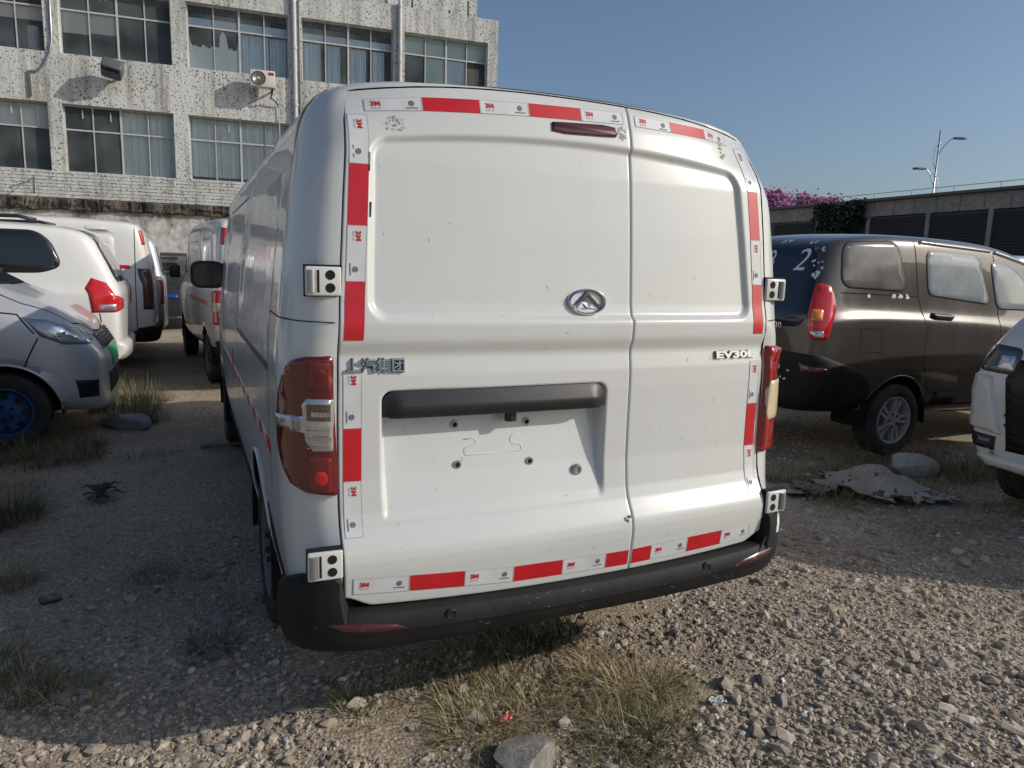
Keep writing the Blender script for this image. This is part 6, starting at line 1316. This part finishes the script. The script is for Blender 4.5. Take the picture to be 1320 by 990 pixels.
tuft('straw coloured dry grass tuft at the right of the sunny grass', [(0.26, 0.04, 0.10, 460, 0.12, 1.1), (0.36, 0.02, 0.09, 240, 0.11, 1.2), (0.30, -0.10, 0.08, 120, 0.10, 1.25)], 43, (0.85, 0.12))
tuft('rusty dry grass clump at the edge of the bumper shadow', [(0.20, 0.20, 0.10, 340, 0.10, 1.15), (0.12, 0.12, 0.11, 240, 0.09, 1.2)], 44, (0.9, 0.1))
tuft('dark grass tuft under the bumper in the van shadow', [(0.17, 0.46, 0.11, 260, 0.14, 0.9), (0.02, 0.42, 0.12, 220, 0.12, 1.0), (-0.22, 0.40, 0.12, 200, 0.10, 1.0)], 45, (0.45, 0.2))
tuft('thin grass tuft at the sunlit sand edge beneath the bumper', [(-0.66, 0.31, 0.06, 120, 0.10, 0.8), (-0.44, 0.33, 0.08, 110, 0.09, 1.0)], 46, (0.4, 0.2))
tuft('sparse grass tuft in front of the bumper corner shade', [(-1.07, 0.86, 0.08, 170, 0.10, 0.95)], 47, (0.4, 0.2))
tuft('low grass tuft on the shaded gravel beside the rear wheel', [(-1.29, 1.62, 0.09, 130, 0.08, 1.0)], 48, (0.4, 0.2))
tuft('yellowish grass tuft at left edge beside the small packet', [(-1.86, 1.74, 0.10, 300, 0.13, 0.9)], 49, (0.62, 0.2))
tuft('shaded green grass tuft low at the left edge', [(-1.66, 0.80, 0.10, 220, 0.13, 0.8), (-1.52, 0.72, 0.10, 180, 0.11, 1.0), (-1.78, 1.0, 0.10, 200, 0.14, 0.8)], 50, (0.5, 0.2))
tuft('wide dark grass tuft at the left edge near the grey minivan', [(-2.02, 2.66, 0.15, 420, 0.20, 0.8), (-2.15, 2.5, 0.12, 200, 0.22, 0.8)], 51, (0.3, 0.18))
g_ = np.random.default_rng(61); T = []
for _ in range(60): T.append((g_.uniform(-3.0, -1.75), g_.uniform(3.7, 4.5), 0.09, 55, g_.uniform(0.10, 0.24), 0.75))
for _ in range(34): T.append((g_.uniform(-1.9, -1.35), g_.uniform(5.0, 6.6), 0.10, 60, g_.uniform(0.14, 0.34), 0.6))
for _ in range(70): T.append((g_.uniform(2.6, 4.6), g_.uniform(1.25, 2.0), 0.11, 60, g_.uniform(0.08, 0.22), 0.85))
for _ in range(60): T.append((g_.uniform(2.5, 3.7), g_.uniform(0.6, 1.4), 0.12, 36, g_.uniform(0.04, 0.10), 1.15))
for _ in range(40): T.append((g_.uniform(-1.6, 4.8), g_.uniform(2.4, 6.0) if _ % 2 else g_.uniform(6, 12), 0.12, 40, g_.uniform(0.06, 0.2), 0.9))
for _ in range(26): T.append((g_.uniform(-2.2, -0.9), g_.uniform(0.7, 4.6), 0.07, 26, g_.uniform(0.03, 0.08), 1.1))
for _ in range(26): T.append((g_.uniform(-0.7, 0.5), g_.uniform(-0.35, 0.5), 0.10, 34, g_.uniform(0.03, 0.08), 1.2))
go2 = blades('weeds', T, M['grass'], 62, tone=(0.55, 0.25)); go2['kind'] = 'stuff'
# broad leaved weed
wd = thing('weed', 'dark broad leaved weed flat on the shaded dirt path', 'weed', (-1.62, 2.93, float(ground_h(-1.62, 2.93)))); rgw = random.Random(3)
for k in range(12):
    a = k * 2.4; L = rgw.uniform(0.07, 0.15); b = MB(); up = rgw.uniform(0.02, 0.09); w_ = 0.022; V = []
    for t, ww in ((0.1, 0.3), (0.4, 1), (0.7, 0.8), (1.0, 0.05)): V += [(math.cos(a) * L * t - math.sin(a) * w_ * ww * sg, math.sin(a) * L * t + math.cos(a) * w_ * ww * sg, 0.012 + up * math.sin(t * 2.2) + (0 if sg else -0.006)) for sg in (-1, 0, 1)]
    b.add(V, [(3 * q + j, 3 * q + j + 1, 3 * q + j + 4, 3 * q + j + 3) for q in range(3) for j in range(2)]); o = b.build('leaf', simple('weed_leaf', (0.035, 0.055, 0.02), 0.6) if k == 0 else o.data.materials[0], wd, True)

# --- single stones and litter
def rock(name, label, loc, dims, seed, mat, sub=3, cat='rock', rz=0.0, np_=11):
    bm = bmesh.new(); bmesh.ops.create_icosphere(bm, subdivisions=sub, radius=1.0); rg4 = np.random.default_rng(seed); pl = rg4.normal(size=(np_, 3)); pl /= np.linalg.norm(pl, axis=1)[:, None]; dd = rg4.uniform(0.48, 0.82, np_)
    for v in bm.verts:
        p = np.array(v.co)
        for nn, dq in zip(pl, dd):
            k = p @ nn
            if k > dq: p = p - nn * (k - dq)
        p = p * (1 + 0.03 * math.sin(p[0] * 9 + seed) * math.sin(p[1] * 8) + rg4.normal(0, 0.008)); v.co = Vector(p * np.array(dims))
    me = bpy.data.meshes.new(name); bm.to_mesh(me); bm.free(); me.materials.append(mat); o = bpy.data.objects.new(name, me); col.objects.link(o); o.location = loc; o.rotation_euler = (0, 0, rz); me.polygons.foreach_set('use_smooth', np.ones(len(me.polygons), bool)); sharp(o, 24); tag(o, label, cat); return o
M['rock'] = grime_mat('pale_rock', (0.36, 0.34, 0.30), (0.20, 0.185, 0.16), 0.42, 0.62, 14, 0.5); M['rock2'] = grime_mat('white_rock', (0.5, 0.49, 0.46), (0.32, 0.3, 0.27), 0.4, 0.65, 10, 0.4)
rock('rock', 'pale grey rock at the bottom edge in front of the grass', (-0.255, -0.15, 0.006), (0.125, 0.085, 0.050), 3, M['rock'])
rock('rock', 'whitish boulder in the grass before the brown minivan wheel', (3.76, 1.60, 0.05), (0.21, 0.13, 0.105), 5, M['rock2'], rz=-0.6)
for k, (x, y, r_, lb_) in enumerate(((0.62, 0.30, 0.030, 'small grey stone near the bumper right corner'), (0.69, -0.20, 0.034, 'angular grey stone on the sunny gravel'), (1.25, 0.25, 0.030, 'brownish stone in the middle of the sunny gravel'), (-1.03, 1.02, 0.035, 'flat grey stone in the van shade'))):
    rock('stone', lb_, (x, y, float(ground_h(x, y)) + r_ * 0.2), (r_ * 1.3, r_, r_ * 0.7), 20 + k, M['rock'], 2, 'stone', k)
# half buried sack beside the silver minivan
sk = rock('cement_sack', 'grey hardened cement sack lying by the silver minivan bumper', (-1.62, 4.98, 0.03), (0.27, 0.17, 0.085), 8, grime_mat('sack_grey', (0.34, 0.35, 0.36), (0.22, 0.22, 0.22), 0.4, 0.65, 5, 0.5), 3, 'sack', -0.35)
# torn board and sheets
M['sheet'] = rough_mat('weathered_sheet', (0.25, 0.22, 0.18), (0.40, 0.37, 0.32), 5, 0.9, 0.3, 0.004); M['sheet_u'] = simple('sheet_underside', (0.10, 0.08, 0.06), 0.9)
def crumple(name, label, cat, loc, w_, h_, seed, rz, amp, mat, ragged=0.12, dome=0.0, nx=16, ny=12, under=None, thick=0.006):
    g4 = np.random.default_rng(seed); V = []; ph = g4.uniform(0, 6, 6)
    for j in range(ny + 1):
        for i in range(nx + 1):
            u = i / nx - 0.5; v = j / ny - 0.5; e = max(abs(u), abs(v)) > 0.499; x = u * w_ + (g4.normal(0, ragged * w_ * 0.35) if e else 0); y = v * h_ + (g4.normal(0, ragged * h_ * 0.35) if e else 0)
            z = amp * (abs(math.sin(u * 7 + ph[0] + v * 3)) + 0.7 * abs(math.sin(v * 9 + ph[1] - u * 4)) + 0.3 * math.sin(u * 21 + ph[2]) * math.sin(v * 17 + ph[3])) + dome * max(0, 1 - (u * u + v * v) * 4.4) + 0.012; V.append((x, y, z))
    F = [(j * (nx + 1) + i, j * (nx + 1) + i + 1, (j + 1) * (nx + 1) + i + 1, (j + 1) * (nx + 1) + i) for j in range(ny) for i in range(nx)]
    n0 = len(V); V += [(x, y, z - thick) for x, y, z in V]; F2 = [tuple(n0 + k for k in f[::-1]) for f in F]
    bd = [i for i in range(nx + 1)] + [j * (nx + 1) + nx for j in range(1, ny + 1)] + [ny * (nx + 1) + i for i in range(nx - 1, -1, -1)] + [j * (nx + 1) for j in range(ny - 1, 0, -1)]
    F3 = [(bd[k], n0 + bd[k], n0 + bd[(k + 1) % len(bd)], bd[(k + 1) % len(bd)]) for k in range(len(bd))]
    o = mk(name, V, F + F2 + F3, [mat, under or M['sheet_u']], None, False, [0] * len(F) + [1] * (len(F2) + len(F3))); o.location = loc; o.rotation_euler = (0, 0, rz); tag(o, label, cat); return o
crumple('torn_sheet', 'torn grey sheet of roofing felt crumpled on the gravel at right', 'sheet', (3.02, 1.33, 0.0), 0.62, 0.42, 2, -0.9, 0.045, M['sheet'], 0.14, 0.13)
crumple('torn_sheet', 'small folded scrap at the right end of the crumpled grey sheet', 'sheet', (3.22, 1.08, 0.0), 0.32, 0.16, 5, -0.5, 0.03, M['sheet'], 0.2)
crumple('torn_sheet', 'brown torn board piece left of the crumpled grey sheet', 'sheet', (2.78, 1.46, 0.0), 0.44, 0.22, 7, -0.2, 0.03, rough_mat('brown_board', (0.16, 0.13, 0.09), (0.26, 0.22, 0.16), 6), 0.2)
crumple('flat_slab', 'flat tan slab piece beside the big van rear corner', 'slab', (2.50, 1.60, 0.0), 0.26, 0.20, 9, -0.5, 0.008, rough_mat('tan_slab', (0.26, 0.23, 0.18), (0.36, 0.32, 0.26), 6), 0.08)
b = MB(); b.tube([(0, 0, 0.02), (0.12, 0.02, 0.03), (0.25, 0.0, 0.03), (0.36, 0.05, 0.02)], 0.022, 7); o = b.build('stick', rough_mat('grey_stick', (0.22, 0.19, 0.15), (0.36, 0.32, 0.26), 9), None, True); o.location = (-1.05, 3.98, 0.0); tag(o, 'short weathered stick beside the front wheel of the big van', 'stick')
b = MB(); b.prism([(-0.035, -0.028), (0.035, -0.028), (0.035, 0.028), (-0.035, 0.028)], 0.0, 0.012); b.prism([(-0.012, -0.014), (0.014, -0.014), (0.014, 0.012), (-0.012, 0.012)], 0.0122, 0.0135, i=1); o = b.build('packet', [simple('packet_blue', (0.03, 0.035, 0.06), 0.4), simple('packet_gold', (0.25, 0.2, 0.06), 0.5)], None); o.location = (-1.68, 1.53, float(ground_h(-1.68, 1.53)) + 0.004); o.rotation_euler = (0.1, 0.05, 0.4); tag(o, 'small dark packet with yellow print on shaded gravel', 'packet')
PAPER = simple('paper_white', (0.6, 0.6, 0.58), 0.8); WRAP = simple('wrapper_red', (0.55, 0.12, 0.10), 0.5)
for k, (x, y, s, lb_) in enumerate(((0.47, -0.13, 0.035, 'white crumpled paper scrap right of the straw grass'), (0.98, -0.15, 0.02, 'tiny white paper scrap in the sunny gravel'), (1.52, 0.62, 0.022, 'white chip near the right shadow edge'))):
    crumple('paper_scrap', lb_, 'paper', (x, y, float(ground_h(x, y))), s * 1.6, s, 30 + k, k, 0.009, PAPER, 0.1, 0, 7, 6, PAPER, 0.001)
crumple('red_wrapper', 'small faded red wrapper scrap in the grass above the rock', 'wrapper', (-0.24, 0.02, float(ground_h(-0.24, 0.02)) + 0.025), 0.04, 0.028, 44, 0.5, 0.009, WRAP, 0.1, 0, 6, 5, WRAP, 0.001)
